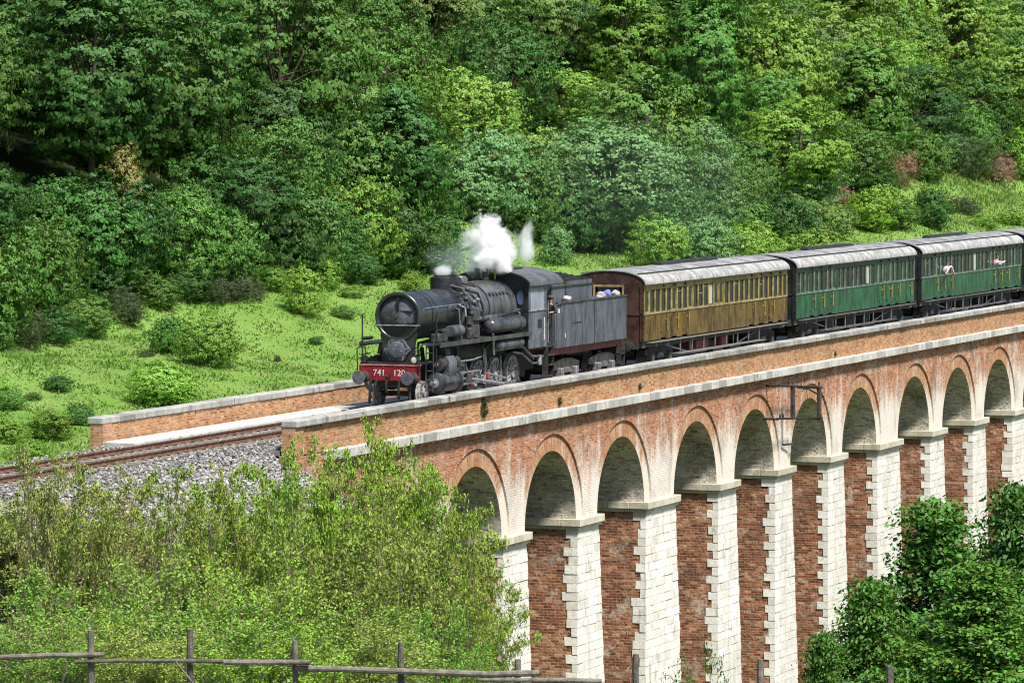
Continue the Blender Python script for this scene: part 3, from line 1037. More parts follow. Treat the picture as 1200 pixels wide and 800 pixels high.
MB().lathe([(5.5, .06), (5.5, .09), (10.2, .09)], (0, -1.02, 2.78), 'x', 12).build("feed_pipe", M['boiler_grey'], P_)
bars("boiler_handrail", [(1.6, -.90, ZC + .28), (5.0, -.92, ZC + .30)], .018, M['bright'])
for x in (1.7, 2.9, 4.1):
    bars("rail_stanchion", [(x, -.78, ZC + .2), (x, -.9, ZC + .28)], .015, M['bright'])
# air pump
ap = MB()
ap.lathe([(0, .17), (.02, .21), (.42, .21), (.46, .10), (.56, .10), (.60, .21), (1.0, .21), (1.03, .16), (1.05, 0)], (5.55, -1.12, 2.17), 'z', 20)
ap.build("air_pump", M['steel_grey'], P_)
MB().lathe([(-.02, 0), (0, .14), (.34, .14), (.38, .06), (.44, .06), (.48, .15), (.74, .15), (.76, 0)], (5.05, -1.15, 2.17), 'z', 16).build("water_pump", M['dark'], P_)
MB().lathe([(0, 0), (.03, .18), (.06, .20), (1.0, .20), (1.04, .15), (1.05, 0)], (3.25, -1.12, 2.48), 'x', 20).build("lubricator_tank", M['boiler_grey'], P_)
MB().lathe([(0, 0), (.02, .13), (.36, .16), (.42, .08), (.44, 0)], (2.75, -1.12, 2.17), 'z', 16).build("oil_pot", M['steel_grey'], P_)
MB().box(1.95, 2.35, -1.25, -.95, 2.17, 2.45, .03).build("toolbox", M['dark'], P_)
for (x, y, z, r) in ((5.9, -1.0, 3.35, .11), (6.3, -.98, 3.42, .09), (5.25, -.95, 3.5, .1), (6.0, -.72, 3.8, .1), (5.3, -1.15, 3.0, .09)):
    MB().lathe([(-r, 0), (-r * .8, r * .7), (0, r), (r * .8, r * .7), (r, 0)], (x, y, z), 'y', 12).build("valve_body", rp.choice([M['steel_grey'], M['dark'], M['boiler_grey']]), P_)
# running boards
for s in (-1, 1):
    ya, yb = sorted((s * 1.47, s * .80))
    rb = MB().box(1.55, 10.35, ya, yb, 2.10, 2.145).build("running_board", M['steel_grey'], P_)
    ya, yb = sorted((s * 1.475, s * 1.44))
    MB().box(1.55, 10.35, ya, yb, 2.02, 2.165).build("valance", M['steel_grey'], rb)
# air reservoirs
for s in (-1, 1):
    for z, x0, x1, r in ((2.50, 6.75, 10.0, .27), (1.80, 7.25, 10.0, .21)):
        ar = MB().lathe([(x0, 0), (x0 + .04, r * .6), (x0 + .14, r * .93), (x0 + .24, r), (x1 - .24, r), (x1 - .14, r * .93), (x1 - .04, r * .6), (x1, 0)], (0, s * 1.2, z), 'x', 28).build("air_reservoir", M['boiler_grey'] if z < 2 else M['steel_grey'], P_)
        for x in (x0 + .7, x1 - .7):
            MB().lathe([(x, r), (x, r + .012), (x + .06, r + .012), (x + .06, r)], (0, s * 1.2, z), 'x', 28).build("tank_strap", M['dark'], ar)
# cab
cabf = [(-1.38, 1.55), (1.38, 1.55), (1.38, 3.78)] + [(1.38 * math.cos(a), 3.78 + .50 * math.sin(a)) for a in [i * math.pi / 20 for i in range(1, 20)]] + [(-1.38, 3.78)]
MB().prism(cabf, 'x', 10.22, 10.28).build("cab_front", M['black'], P_, smooth_deg=0)
for s in (-1, 1):
    w_ = [(s * 1.10 + .12 * math.cos(a), 3.35 + .25 * math.sin(a)) for a in [2 * math.pi * i / 20 for i in range(20)]]
    fr = MB().prism([(s * 1.10 + .15 * math.cos(a), 3.35 + .29 * math.sin(a)) for a in [2 * math.pi * i / 20 for i in range(20)]], 'x', 10.19, 10.225).build("spectacle_window", M['dark'], P_)
    MB().prism(w_, 'x', 10.175, 10.195).build("pane", M['pane_blue'], fr)
for s in (-1, 1):
    ya, yb = sorted((s * 1.40, s * 1.36))
    cs = MB().box(10.24, 12.05, ya, yb, 1.55, 2.88).build("cab_side", M['cab'], P_)
    ya2, yb2 = sorted((s * 1.405, s * 1.355))
    MB().box(10.24, 10.42, ya2, yb2, 2.884, 3.80).build("window_post", M['cab'], cs)
    MB().box(11.86, 12.05, ya2, yb2, 2.884, 3.80).build("window_post", M['cab'], cs)
    MB().box(10.42, 11.86, ya2, yb2, 3.66, 3.80).build("window_head", M['cab'], cs)
    MB().box(10.42, 11.86, s * 1.378 - .006, s * 1.378 + .006, 2.884, 3.66).build("pane", paint("dusty pale cab window", (.22, .26, .31), .3, .3, 3, streak=.3), cs)
    ya3, yb3 = sorted((s * 1.43, s * 1.34))
    MB().box(10.22, 12.08, ya3, yb3, 2.86, 2.90).build("waist_strip", M['bright'], cs)
    y4, y5 = sorted((s * 1.415, s * 1.40))
    MB().box(11.15, 11.55, y4, y5, 2.25, 2.55).build("number_plate", M['black'], cs)
    MB().box(11.79, 11.82, y4, y5, 1.8, 2.6).build("panel_seam", M['white'] if s < 0 else M['cab'], cs)
    bars("cab_handrail", [(12.1, s * 1.44, 1.7), (12.1, s * 1.44, 3.2)], .018, M['bright'])
    bars("cab_handrail", [(13.0, s * 1.40, 1.7), (13.0, s * 1.40, 3.0)], .018, M['bright'])
    st = MB()
    for z in (.45, .85, 1.2):
        st.box(12.15, 12.75, *sorted((s * 1.45, s * 1.15)), z, z + .03)
    st.box(12.13, 12.16, *sorted((s * 1.42, s * 1.2)), .4, 1.55); st.box(12.74, 12.77, *sorted((s * 1.42, s * 1.2)), .4, 1.55)
    st.build("cab_steps", M['dark'], P_)
MB().box(10.28, 13.0, -1.36, 1.36, 1.50, 1.56).build("cab_floor", M['dark'], P_)
MB().lathe([(10.26, .92), (10.6, .92), (10.62, 0)], (0, 0, 2.7), 'x', 24).build("backhead", M['dark'], P_)
ro = [(1.52 * math.cos(a), 3.77 + .56 * math.sin(a)) for a in [i * math.pi / 28 for i in range(29)]]
ri = [(1.50 * math.cos(a), 3.74 + .54 * math.sin(a)) for a in [i * math.pi / 28 for i in range(29)]]
cr = MB().ring(ro, ri, 'x', 10.0, 13.5).build("cab_roof", M['roof_dark'], P_)
MB().box(10.9, 12.2, -.45, .45, 4.31, 4.37, .02).build("roof_vent", M['black'], cr)
ge = MB().ring([(y * 1.012, z + .012) for y, z in ro], [(y * .985, z - .03) for y, z in ro], 'x', 9.97, 10.06).build("roof_edge", M['black'], cr)
# cylinders
for s in (-1, 1):
    cy = MB().lathe([(1.92, .13), (1.95, .30), (2.0, .37), (2.14, .37), (2.14, .33), (3.55, .33), (3.55, .37), (3.68, .37), (3.7, .2), (3.85, .12), (3.86, 0)], (0, s * 1.12, .80), 'x', 30).build("cylinder", M['steel_grey'], P_)
    MB().lathe([(1.55, .0), (1.56, .06), (1.9, .07), (1.9, .16), (1.95, .16)], (0, s * 1.12, .80), 'x', 14).build("tail_rod", M['bright'], cy)
    vc = MB().lathe([(1.95, 0), (1.96, .12), (2.0, .245), (2.1, .25), (2.12, .22), (3.5, .22), (3.52, .25), (3.64, .24), (3.66, 0)], (0, s * 1.16, 1.42), 'x', 26).build("valve_chest", M['dark'], P_)
    MB().lathe([(1.85, 0), (1.86, .07), (1.97, .08)], (0, s * 1.16, 1.42), 'x', 12).build("valve_cap", M['bright'], vc)
    ja = MB()
    pr_ = [(s * .95, 1.0), (s * 1.36, .95), (s * 1.44, 1.15), (s * 1.42, 1.5), (s * 1.30, 1.68), (s * .95, 1.72)]
    ja.prism(pr_, 'x', 2.45, 3.2)
    jo = ja.build("cylinder_jacket", M['boiler_grey'], P_, smooth_deg=40)
    bars("steam_chest_pipe", [(2.8, s * 1.2, 1.7), (2.8, s * 1.15, 1.95), (2.75, s * .8, 2.4)], .13, M['steel_grey'], n=12)
    for k in range(8):
        a = 2 * math.pi * k / 8
        MB().lathe([(0, .025), (-.03, .025), (-.034, 0)], (2.0, s * 1.12 + .3 * math.cos(a), .80 + .3 * math.sin(a)), 'x', 6).build("bolt", M['bright'], cy)
# wheels and motion
DR = .685
dx = [5.05, 6.65, 8.25, 9.95]
for s in (-1, 1):
    for i, x in enumerate(dx):
        wh = wheel_mesh(DR - .03, 13, face=s).build("driving_wheel", M['wheel'], P_, (x, s * .83, DR))
        wh.rotation_euler = (0, R(17 * i), 0)
        MB().lathe([(-.071 * 1, DR - .1), (-.075, DR - .105), (-.075, DR - .035), (-.071, DR - .03)], (0, 0, 0), 'y', 32, cap=False).build("tyre", M['wheel'], wh).scale = (1, 1 if s < 0 else -1, 1)
        cw = [((DR - .12) * math.cos(a), (DR - .12) * math.sin(a)) for a in [R(200) + i2 * R(70) / 8 for i2 in range(9)]]
        MB().prism(cw, 'y', -.06, .06).build("counterweight", M['red_faded'] if i in (1, 2) else M['wheel'], wh)
    wheel_mesh(.43, 9, face=s).build("leading_wheel", M['wheel'], P_, (1.62, s * .78, .45))
    yr = s * 1.02
    za = DR - .28
    MB().box(dx[0] - .1, dx[3] + .1, *sorted((yr - .035, yr + .035)), za - .06, za + .06, .012).build("coupling_rod", M['bright'], P_)
    for x in dx:
        MB().lathe([(-.06, .13), (.06, .13)], (x, yr, za), 'y', 14).build("crank_pin", M['steel_grey'], P_)
    y2 = s * 1.15
    bars("connecting_rod", [(4.95, y2, .80), (dx[2], y2, za + .02)], [.055, .075], M['bright'], n=6)
    MB().box(4.75, 5.15, *sorted((y2 - .08, y2 + .08)), .66, .95, .02).build("crosshead", M['steel_grey'], P_)
    for z in (1.00, .60):
        MB().box(3.8, 5.9, *sorted((y2 - .06, y2 + .06)), z, z + .05).build("slide_bar", M['bright'], P_)
    bars("piston_rod", [(3.8, s * 1.12, .80), (4.8, s * 1.12, .80)], .045, M['bright'])
    MB().prism([(6.35, .85), (6.5, .85), (6.62, 1.3), (6.5, 1.75), (6.35, 1.75), (6.45, 1.3)], 'y', *sorted((y2 - .05, y2 + .05))).build("expansion_link", M['steel_grey'], P_)
    bars("radius_rod", [(3.7, s * 1.16, 1.42), (5.2, s * 1.2, 1.42), (6.5, y2, 1.5)], .035, M['bright'])
    bars("combination_lever", [(4.9, y2 - s * .05, .55), (4.7, y2, 1.48)], .032, M['steel_grey'])
    bars("eccentric_rod", [(6.4, y2 + s * .03, .92), (dx[2] + .2, y2 + s * .05, .62)], .035, M['bright'])
    bars("reversing_rod", [(6.5, s * 1.2, 1.75), (7.0, s * 1.25, 1.95), (10.3, s * 1.25, 2.0)], .025, M['steel_grey'])
    bars("sand_pipe", [(7.3, s * 1.0, 1.7), (7.5, s * .95, 1.1), (7.45, s * .85, .3)], .025, M['steel_grey'])
    bars("injector_pipe", [(9.2, s * 1.28, 1.68), (9.9, s * 1.3, 1.62), (10.8, s * 1.3, 1.25), (11.9, s * 1.3, 1.2)], .05, M['boiler_grey'], n=8)
    bars("injector_pipe", [(9.0, s * 1.25, 1.5), (9.9, s * 1.27, 1.38), (10.9, s * 1.28, 1.0), (11.8, s * 1.3, .98)], .04, M['boiler_grey'], n=8)
    MB().lathe([(0, .0), (.02, .1), (.35, .1), (.38, .0)], (11.6, s * 1.28, .9), 'z', 12).build("injector", M['bright'], P_)
    for x in (5.85, 7.45, 9.1):
        MB().box(x - .09, x + .09, *sorted((s * .98, s * .72)), .35, .95, .02).build("brake_block", M['red_faded'] if x < 9 else M['dark'], P_)
    for x in (6.2, 7.8):
        bars("motion_bracket", [(x, s * .7, 2.0), (x, s * 1.2, 1.9), (x + .1, s * 1.22, 1.1)], .05, M['dark'], n=4)
MB().prism([(8.9, .45), (12.2, .45), (12.6, 1.4), (8.6, 1.4)], 'y', -.5, .5).build("ash_pan", M['dark'], P_)
MB().box(5.5, 10.2, -.52, .52, 1.38, 2.4).build("firebox_lower", M['black'], P_)
for x in dx + [1.62]:
    MB().cyl((x, -.75, DR if x > 2 else .45), (x, .75, DR if x > 2 else .45), .09, 10).build("axle", M['dark'], P_)
# front handrails and ladders
for s in (-1, 1):
    y = s * 1.05
    bars("handrail_post", [(.80, y, 1.48), (.80, y, 3.15)] if s > 0 else [(1.62, -1.3, 1.2), (1.62, -1.3, 3.1)], .028, M['black'])
    if s > 0:
        bars("handrail_bar", [(.80, y, 2.32), (1.55, y * .95, 2.32)], .06, M['black'], n=4)
        bars("handrail_bar", [(.80, y, 1.8), (1.35, y * .95, 1.8)], .025, M['black'])
    hoop = [(.55, s * 1.12, 1.25), (.50, s * 1.12, 2.0), (.55, s * 1.05, 2.06), (.62, s * .86, 2.06), (.62, s * .84, 1.48)]
    bars("handrail_hoop", hoop, .024, M['black'])
ld = MB()
for y in (-1.08, -1.34):
    ld.tube([(1.2, y, .55), (1.25, y, 2.15)], .022, 6)
for z in (.62, .95, 1.25, 1.55, 1.85, 2.1):
    ld.tube([(1.22, -1.08, z), (1.22, -1.34, z)], .02, 6)
ld.build("ladder", M['steel_grey'], P_)
bars("handrail_bar", [(1.22, -1.34, 2.1), (1.3, -1.42, 2.6), (1.6, -1.42, 2.62)], .018, M['steel_grey'])

# ------------------------------------------------------------------ tender
XT = XL + 13.15
ten = empty("coal_tender", (XT, 0, 0), "faded grey coal tender with red frame behind the black locomotive", "tender")
P_ = ten
TLN = 7.65
MB().box(.02, TLN - .02, -1.36, 1.36, 1.42, 2.98).build("tank", M['tender'], P_)
panels = [0, .45, 1.55, 2.75, 4.0, 5.1, 6.4, TLN]
for s in (-1, 1):
    for i in range(len(panels) - 1):
        ya, yb = sorted((s * 1.36, s * (1.385 + (.012 if i == 3 else 0))))
        MB().box(panels[i] + .015, panels[i + 1] - .015, ya, yb, 1.42, 3.02 + (0 if i != 0 else -.15), .008).build("side_panel", M['tender'], P_, smooth_deg=0)
    ya, yb = sorted((s * 1.43, s * 1.33))
    MB().box(0, TLN, ya, yb, 3.022, 3.07).build("top_rim", M['steel_grey'], P_)
    ya, yb = sorted((s * 1.403, s * 1.384))
    MB().box(3.97, 4.03, ya, yb, 1.42, 3.02).build("seam_strip", M['black'], P_)
    MB().box(1.6, 2.7, ya, yb, 2.25, 2.29).build("panel_seam", M['dark'], P_)
    MB().box(.14, .27, ya, yb, 2.68, 2.83).build("plate", M['white'], P_)
    MB().box(.88, .92, ya, yb, 1.76, 1.92).build("stencil_mark", M['white'], P_)
MB().box(0, .02, -1.36, 1.36, 1.42, 3.02).build("front_sheet", M['tender'], P_)
bx_ = MB()
bx_.prism([(-.95, 2.98), (.95, 2.98), (.95, 3.74), (-.95, 3.74)], 'x', .6, 5.0)
bk = bx_.build("coal_bunker", M['tender'], P_)
MB().box(.55, 5.05, -.99, -.94, 3.56, 3.60).build("bunker_strip", M['black'], bk)
MB().box(2.1, 2.15, -.97, -.952, 2.99, 3.74).build("bunker_strip", M['black'], bk)
cl = MB()
rr = random.Random(9)
for i in range(260):
    x = rr.uniform(.7, 4.7); y = rr.uniform(-.85, .85)
    z = 3.70 + .24 * (1 - (y / .95) ** 2) * min(1, (x - .5) / 1.2) * min(1, (5.0 - x) / .9) * rr.uniform(.7, 1.05)
    r = rr.uniform(.07, .15)
    cl.hexa([(x + sx * r * rr.uniform(.6, 1), y + sy * r * rr.uniform(.6, 1), z + sz * r * rr.uniform(.4, .8)) for sz in (-1, 1) for sx, sy in ((-1, -1), (1, -1), (1, 1), (-1, 1))])
co = cl.build("coal_heap", M['coal'], ten, smooth_deg=0)
co['kind'] = 'stuff'
MB().box(.15, .55, -.7, .1, 3.0, 3.86, .03).build("tool_locker", M['dark'], P_)
MB().box(-.1, TLN + .1, -1.22, 1.22, 1.16, 1.40).build("frame", M['red_faded'], P_)
MB().box(TLN + .1, TLN + .22, -1.15, 1.15, .92, 1.42).build("rear_beam", M['dark'], P_)
for y in (-.875, .875):
    MB().lathe([(0, .13), (.3, .11), (.32, .2), (.4, .22), (.42, .1), (.422, 0)], (TLN + .2, y, 1.05), 'x', 18).build("buffer", M['dark'], P_)
tl = MB().lathe([(0, .07), (.03, .11), (.2, .11), (.25, .05), (.33, .04), (.35, 0)], (TLN + .3, -1.12, 1.44), 'z', 12).build("tail_lamp", M['white'], P_)


def bogie(parent, x0, wheels, r, axle_mat):
    b = MB().box(x0 - wheels / 2 - .55, x0 + wheels / 2 + .55, -.6, .6, .55, .78).build("bogie_frame", M['dark'], parent)
    for s in (-1, 1):
        ya, yb = sorted((s * 1.12, s * 1.02))
        MB().prism([(x0 - wheels / 2 - .6, .62), (x0 - wheels / 2 - .6, .82), (x0 - .5, .98), (x0 + .5, .98), (x0 + wheels / 2 + .6, .82), (x0 + wheels / 2 + .6, .62), (x0 + .4, .5), (x0 - .4, .5)], 'y', ya, yb).build("side_frame", M['dark'], b)
        for x in (x0 - wheels / 2, x0 + wheels / 2):
            wheel_mesh(r, 9, face=s, solid=True).build("wheel", M['under'], b, (x, s * .78, r + .02))
            MB().box(x - .14, x + .14, *sorted((s * 1.28, s * 1.0)), r - .12, r + .2, .03).build("axle_box", axle_mat, b)
        sp_ = MB()
        for k in range(4):
            sp_.box(x0 - .42 + .06 * k, x0 + .42 - .06 * k, *sorted((s * 1.2, s * 1.08)), .48 + k * .045, .52 + k * .045)
        sp_.build("leaf_spring", M['bright'], b)
    for x in (x0 - wheels / 2, x0 + wheels / 2):
        MB().cyl((x, -.75, r + .02), (x, .75, r + .02), .08, 8).build("axle", M['dark'], b)
    return b


bogie(ten, 1.75, 1.55, .46, M['bright'])
bogie(ten, 5.75, 1.55, .46, M['bright'])
for s in (-1, 1):
    st = MB()
    for z in (.45, .85): st.box(7.0, 7.45, *sorted((s * 1.4, s * 1.15)), z, z + .03)
    st.box(7.0, 7.03, *sorted((s * 1.38, s * 1.2)), .4, 1.2); st.box(7.42, 7.45, *sorted((s * 1.38, s * 1.2)), .4, 1.2)
    st.build("step_ladder", M['dark'], P_)

# bags lying on the tender deck: things of their own
def lump(name, loc, size, mat, label, seed):
    me = bpy.data.meshes.new(name)
    bm = bmesh.new()
    bmesh.ops.create_icosphere(bm, subdivisions=3, radius=1)
    q = random.Random(seed)
    ph = [q.uniform(0, 6) for _ in range(6)]
    for v in bm.verts:
        c = v.co
        k = 1 + .16 * math.sin(3.1 * c.x + ph[0]) * math.sin(2.7 * c.y + ph[1]) + .1 * math.sin(5 * c.z + ph[2] + 4 * c.x)
        v.co = Vector((c.x * size[0], c.y * size[1], max(c.z, -.55) * size[2])) * k
    zmin = min(v.co.z for v in bm.verts)
    for v in bm.verts: v.co.z -= zmin
    bm.to_mesh(me); bm.free(); me.shade_smooth(); me.materials.append(mat)
    o = link(name, me, None, loc)
    return tag(o, label, "bag")


lump("cloth_bag", (XT + 1.7, -1.15, 3.07), (.24, .15, .11), M['bag'], "pale lumpy bag on the tender rim nearest the cab", 1)
lump("cloth_bag", (XT + 5.5, -1.1, 2.98), (.28, .18, .17), M['bag'], "pale lumpy bag on the tender deck beside the blue bag", 2)
lump("cloth_bag", (XT + 6.15, -1.1, 2.98), (.27, .18, .19), M['bag_blue'], "blue purple bag on the rear of the tender deck", 3)
lump("cloth_bag", (XT + 7.2, -1.1, 2.98), (.25, .17, .15), M['bag'], "pale bag at the rear end of the tender deck", 4)


# ------------------------------------------------------------------ carriages
def carriage(X0, L, hi, lo, post, end_mat, label, seed, light_window, end_window=True, dirty=False, duct=True):
    c = empty("passenger_carriage", (X0, 0, 0), label, "railway carriage", "old carriages of the steam train")
    W = 1.40
    rr = random.Random(seed)
    z0, zw, z1, z2, ze = 1.20, 2.20, 2.28, 3.13, 3.34
    # dark inside, floor, far side
    MB().box(.05, L - .05, -1.30, 1.30, 1.22, 3.30).build("interior", M['black_end'], c)
    MB().box(0, L, 1.30, W, z0, ze).build("far_side", lo, c)
    # bay layout: doors every third bay near the ends
    nb = 28
    bw = L / nb
    doors = [3, 5, 7, 19, 21, 23, 26] if not dirty else [3, 5, 7, 20, 22, 24, 26]
    # lower panels
    i = 0
    while i < nb:
        if i in doors:
            d = MB().box(i * bw + .012, (i + 1) * bw - .012, -W + .005, -1.31, z0 + .06, zw, .01).build("door", lo, c, smooth_deg=0)
            MB().tube([((i + 1) * bw + .02, -W - .05, 1.55), ((i + 1) * bw + .02, -W - .05, 2.15)], .028, 6).build("handle", M['brass'], d)
            MB().box((i + .72) * bw, (i + .9) * bw, -W - .03, -W + .006, 1.92, 2.0).build("lock", M['brass'], d)
            MB().box((i + .1) * bw, (i + .25) * bw, -W - .025, -W + .006, 1.4, 1.5).build("hinge", M['dark'], d)
            MB().box(i * bw + .03, (i + 1) * bw - .03, -W - .008, -W + .006, 1.34, 2.1, .006).build("raised_panel", lo, d, smooth_deg=0)
            i += 1
        else:
            j = i
            while j < nb and j not in doors and j - i < 2: j += 1
            MB().box(i * bw + .006, j * bw - .006, -W, -1.31, z0, zw, .008).build("side_panel", lo, c, smooth_deg=0)
            i = j
    MB().box(0, L, -W - .025, -1.31, zw + .002, z1 - .002).build("waist_rail", post, c)
    MB().box(0, L, -W - .002, -1.31, z2 + .002, ze).build("letterboard", hi, c)
    for i in doors:
        MB().lathe([(0, .05), (-.04, .045), (-.05, 0)], ((i + .5) * bw, -W - .002, 3.235), 'y', 10).build("door_ventilator", M['dark'], c)
    # posts and windows
    for i in range(nb + 1):
        x = min(max(i * bw, .06), L - .06)
        wide = .075 if (i in doors or (i - 1) in doors) else (.05 if i % 2 else .038)
        if i in (0, nb): wide = .06
        MB().box(x - wide, x + wide, -W - .004, -1.31, z1, z2).build("window_post", hi if (i % 3 == 0) else post, c)
        if i < nb:
            fr = MB()
            xa, xb = x + wide + .004, min((i + 1) * bw, L - .06) - .085
            ya, yb = -1.385, -1.35
            fr.box(xa, xa + .03, ya, yb, z1, z2); fr.box(xb - .03, xb, ya, yb, z1, z2)
            fr.box(xa + .03, xb - .03, ya, yb, z1, z1 + .035); fr.box(xa + .03, xb - .03, ya, yb, z2 - .045, z2)
            wf = fr.build("window", post if rr.random() < .18 else M['dark'], c)
            MB().box(xa + .03, xb - .03, -1.365, -1.355, z1 + .035, z2 - .045).build("pane", M['pane_pale'] if i == light_window else M['pane'], wf)
            if i != light_window and rr.random() < .16:     # a half-lowered sash or blind edge
                zz = rr.uniform(z1 + .35, z2 - .1)
                MB().box(xa + .03, xb - .03, -1.375, -1.366, zz, zz + .03).build("sash_bar", post, wf)
    # roof
    ro = [(1.49 * math.cos(a), 3.34 + .56 * math.sin(a) ** .85) for a in [i * math.pi / 30 for i in range(31)]]
    ri = [(1.47 * math.cos(a), 3.31 + .55 * math.sin(a) ** .85) for a in [i * math.pi / 30 for i in range(31)]]
    rf = MB().ring(ro, ri, 'x', -.08, L + .08).build("roof", M['roof'], c, smooth_deg=50)
    # lower roof strip coloured paler where the curve catches light, proud of the roof, and the rain strip over it
    for s in (-1, 1):
        o2 = [(s * 1.497 * math.cos(a), 3.34 + .567 * math.sin(a) ** .85) for a in [R(0) + i * R(40) / 8 for i in range(9)]]
        i2 = [(y * .99, z - .012) for y, z in o2]
        MB().ring(o2, i2, 'x', -.06, L + .06).build("roof_edge", M['roof_edge'], rf, smooth_deg=50)
        a = R(41)
        y, z = s * 1.50 * math.cos(a), 3.34 + .575 * math.sin(a) ** .85
        MB().box(.1, L - .1, *sorted((y - .03, y + .03)), z - .02, z + .035).build("rain_strip", M['black'], rf)
        MB().box(-.1, L + .1, *sorted((s * 1.44, s * 1.53)), 3.325, 3.352).build("gutter", M['dark'], rf)
    for k in range(1, 9):     # roof sheets: seams across
        x = L * k / 9
        MB().ring([(y * 1.009, z + .017) for y, z in ro], [(y * .99, z - .01) for y, z in ro], 'x', x - .025, x + .025).build("roof_seam", M['roof'], rf, smooth_deg=50)
    if duct:
        dd = MB()
        dd.box(5.7, 12.6, -.16, .16, 3.89, 4.03, .03)
        dd.box(5.6, 5.75, -.13, .13, 3.86, 3.98, .02); dd.box(12.55, 12.95, -.12, .12, 3.86, 4.0, .03)
        dd.build("roof_duct", M['black'], rf)
    # ends
    ep = [(-W, 1.15), (W, 1.15), (W, 3.34)] + [(1.44 * math.cos(a), 3.34 + .54 * math.sin(a) ** .85) for a in [i * math.pi / 20 for i in range(1, 20)]] + [(-W, 3.34)]
    for x0, x1 in ((-.04, .05), (L - .05, L + .04)):
        ew = MB().prism(ep, 'x', x0, x1).build("end_wall", end_mat, c, smooth_deg=0)
        front = x0 < 0
        xs = (x0 - .03, x0 - .002) if front else (x1 + .002, x1 + .03)
        MB().box(*xs, -1.38, 1.38, 2.2, 2.25).build("end_moulding", M['brown_end'] if end_mat != M['black_end'] else M['dark'], ew)
        for y in (-1.3, -.48, .48, 1.3):
            MB().box(*xs, y - .04, y + .04, 1.2, 3.3).build("end_post", end_mat, ew)
        if end_window:
            xf = (x0 - .05, x0 - .032) if front else (x1 + .032, x1 + .05)
            fw = MB()
            fw.box(*xf, -.62, .62, 3.26, 3.34); fw.box(*xf, -.62, .62, 2.62, 2.68); fw.box(*xf, -.62, -.54, 2.68, 3.26); fw.box(*xf, .54, .62, 2.68, 3.26)
            e2 = fw.build("end_window", M['cream_post'] if dirty else M['dark'], ew)
            MB().box(*xs, -.53, .53, 2.68, 3.25).build("pane", M['pane'], e2)
        for k in range(9):
            z = 1.3 + k * .22
            MB().box(xs[0], xs[1], -1.397, -1.372, z, z + .03).build("end_rivet", M['ochre'] if dirty else M['dark'], ew)
    # underframe
    for s in (-1, 1):
        MB().box(.05, L - .05, *sorted((s * 1.30, s * 1.18)), .94, 1.17).build("solebar", M['under'] if s < 0 else M['dark'], c)
        fb = MB().box(.4, L - .4, *sorted((s * 1.58, s * 1.25)), 1.12, 1.15).build("footboard", M['wood'] if dirty else M['under'], c)
        f2 = MB().box(3.6, L - 3.6, *sorted((s * 1.62, s * 1.32)), .56, .59).build("lower_footboard", M['wood'] if dirty else M['under'], c)
        for k in range(12):
            x = 1.2 + (L - 2.4) * k / 11
            MB().box(x - .02, x + .02, *sorted((s * 1.5, s * 1.46)), .58 if 3.6 < x < L - 3.6 else .95, 1.12).build("footboard_bracket", M['bright'], c)
        tr = MB()
        tr.tube([(3.2, s * 1.1, .95), (6.4, s * 1.1, .48), (L - 6.4, s * 1.1, .48), (L - 3.2, s * 1.1, .95)], .035, 6)
        tr.tube([(6.4, s * 1.1, .48), (6.4, s * 1.1, .95)], .03, 6); tr.tube([(L - 6.4, s * 1.1, .48), (L - 6.4, s * 1.1, .95)], .03, 6)
        tr.build("truss_rod", M['bright'], c)
    boxes = [(6.9, 7.7), (7.85, 8.5), (10.2, 11.0)] if dirty else [(5.2, 5.8), (8.2, 9.3), (11.0, 11.6)]
    for xa, xb in boxes:
        MB().box(xa, xb, -1.2, -.55, .52, .93, .02).build("equipment_box", M['red_faded'] if dirty else M['dark'], c)
    MB().lathe([(0, 0), (.03, .16), (.1, .19), (1.3, .19), (1.37, .16), (1.4, 0)], (9.0, -.75, .68), 'x', 16).build("brake_cylinder", M['dark'], c)
    MB().box(.1, L - .1, -1.18, 1.18, 1.0, 1.19).build("floor_frame", M['dark'], c)
    bogie(c, 2.6, 2.15, .46, M['under']); bogie(c, L - 2.6, 2.15, .46, M['under'])
    for x, sg in ((-.02, -1), (L + .02, 1)):
        MB().box(*sorted((x, x + sg * .1)), -1.2, 1.2, .9, 1.18).build("headstock", M['dark'], c)
        for y in (-.875, .875):
            pr_ = [(0, .13), (.3, .11), (.32, .2), (.38, .22), (.4, .1), (.402, 0)]
            MB().lathe([(a * sg, b) for a, b in pr_], (x + sg * .1, y, 1.05), 'x', 16).build("buffer", M['dark'], c)
        bars("coupling", [(x, 0, 1.0), (x + sg * .45, 0, .9)], .06, M['iron'], c)
        bars("brake_hose", [(x, .3, .95), (x + sg * .3, .3, .7), (x + sg * .4, .28, .85)], .035, M['black'], c)
    if end_mat == M['black_end']:     # gangway bellows
        for x, sg in ((-.04, -1), (L + .04, 1)):
            MB().box(*sorted((x, x + sg * .42)), -.5, .5, 1.2, 3.2, .03).build("gangway_bellows", M['black_end'], c)
    return c


carriage(162.35, 18.35, M['cream'], M['ochre'], M['cream_post'], M['brown_end'], "ochre and yellow carriage with brown end next to the tender", 21, 12, True, True)
carriage(181.95, 18.45, M['green_hi'], M['green_lo'], M['green_post'], M['black_end'], "green carriage coupled directly behind the ochre carriage", 22, 16)
carriage(201.6, 18.55, M['green_hi'], M['green_lo'], M['green_post'], M['black_end'], "green carriage with two passengers waving out of its windows", 23, 14)
carriage(221.6, 18.4, M['green_hi'], M['green_lo'], M['green_post'], M['black_end'], "last carriage, mostly cut off by the right edge behind the green carriages", 24, 14, False, False, False)
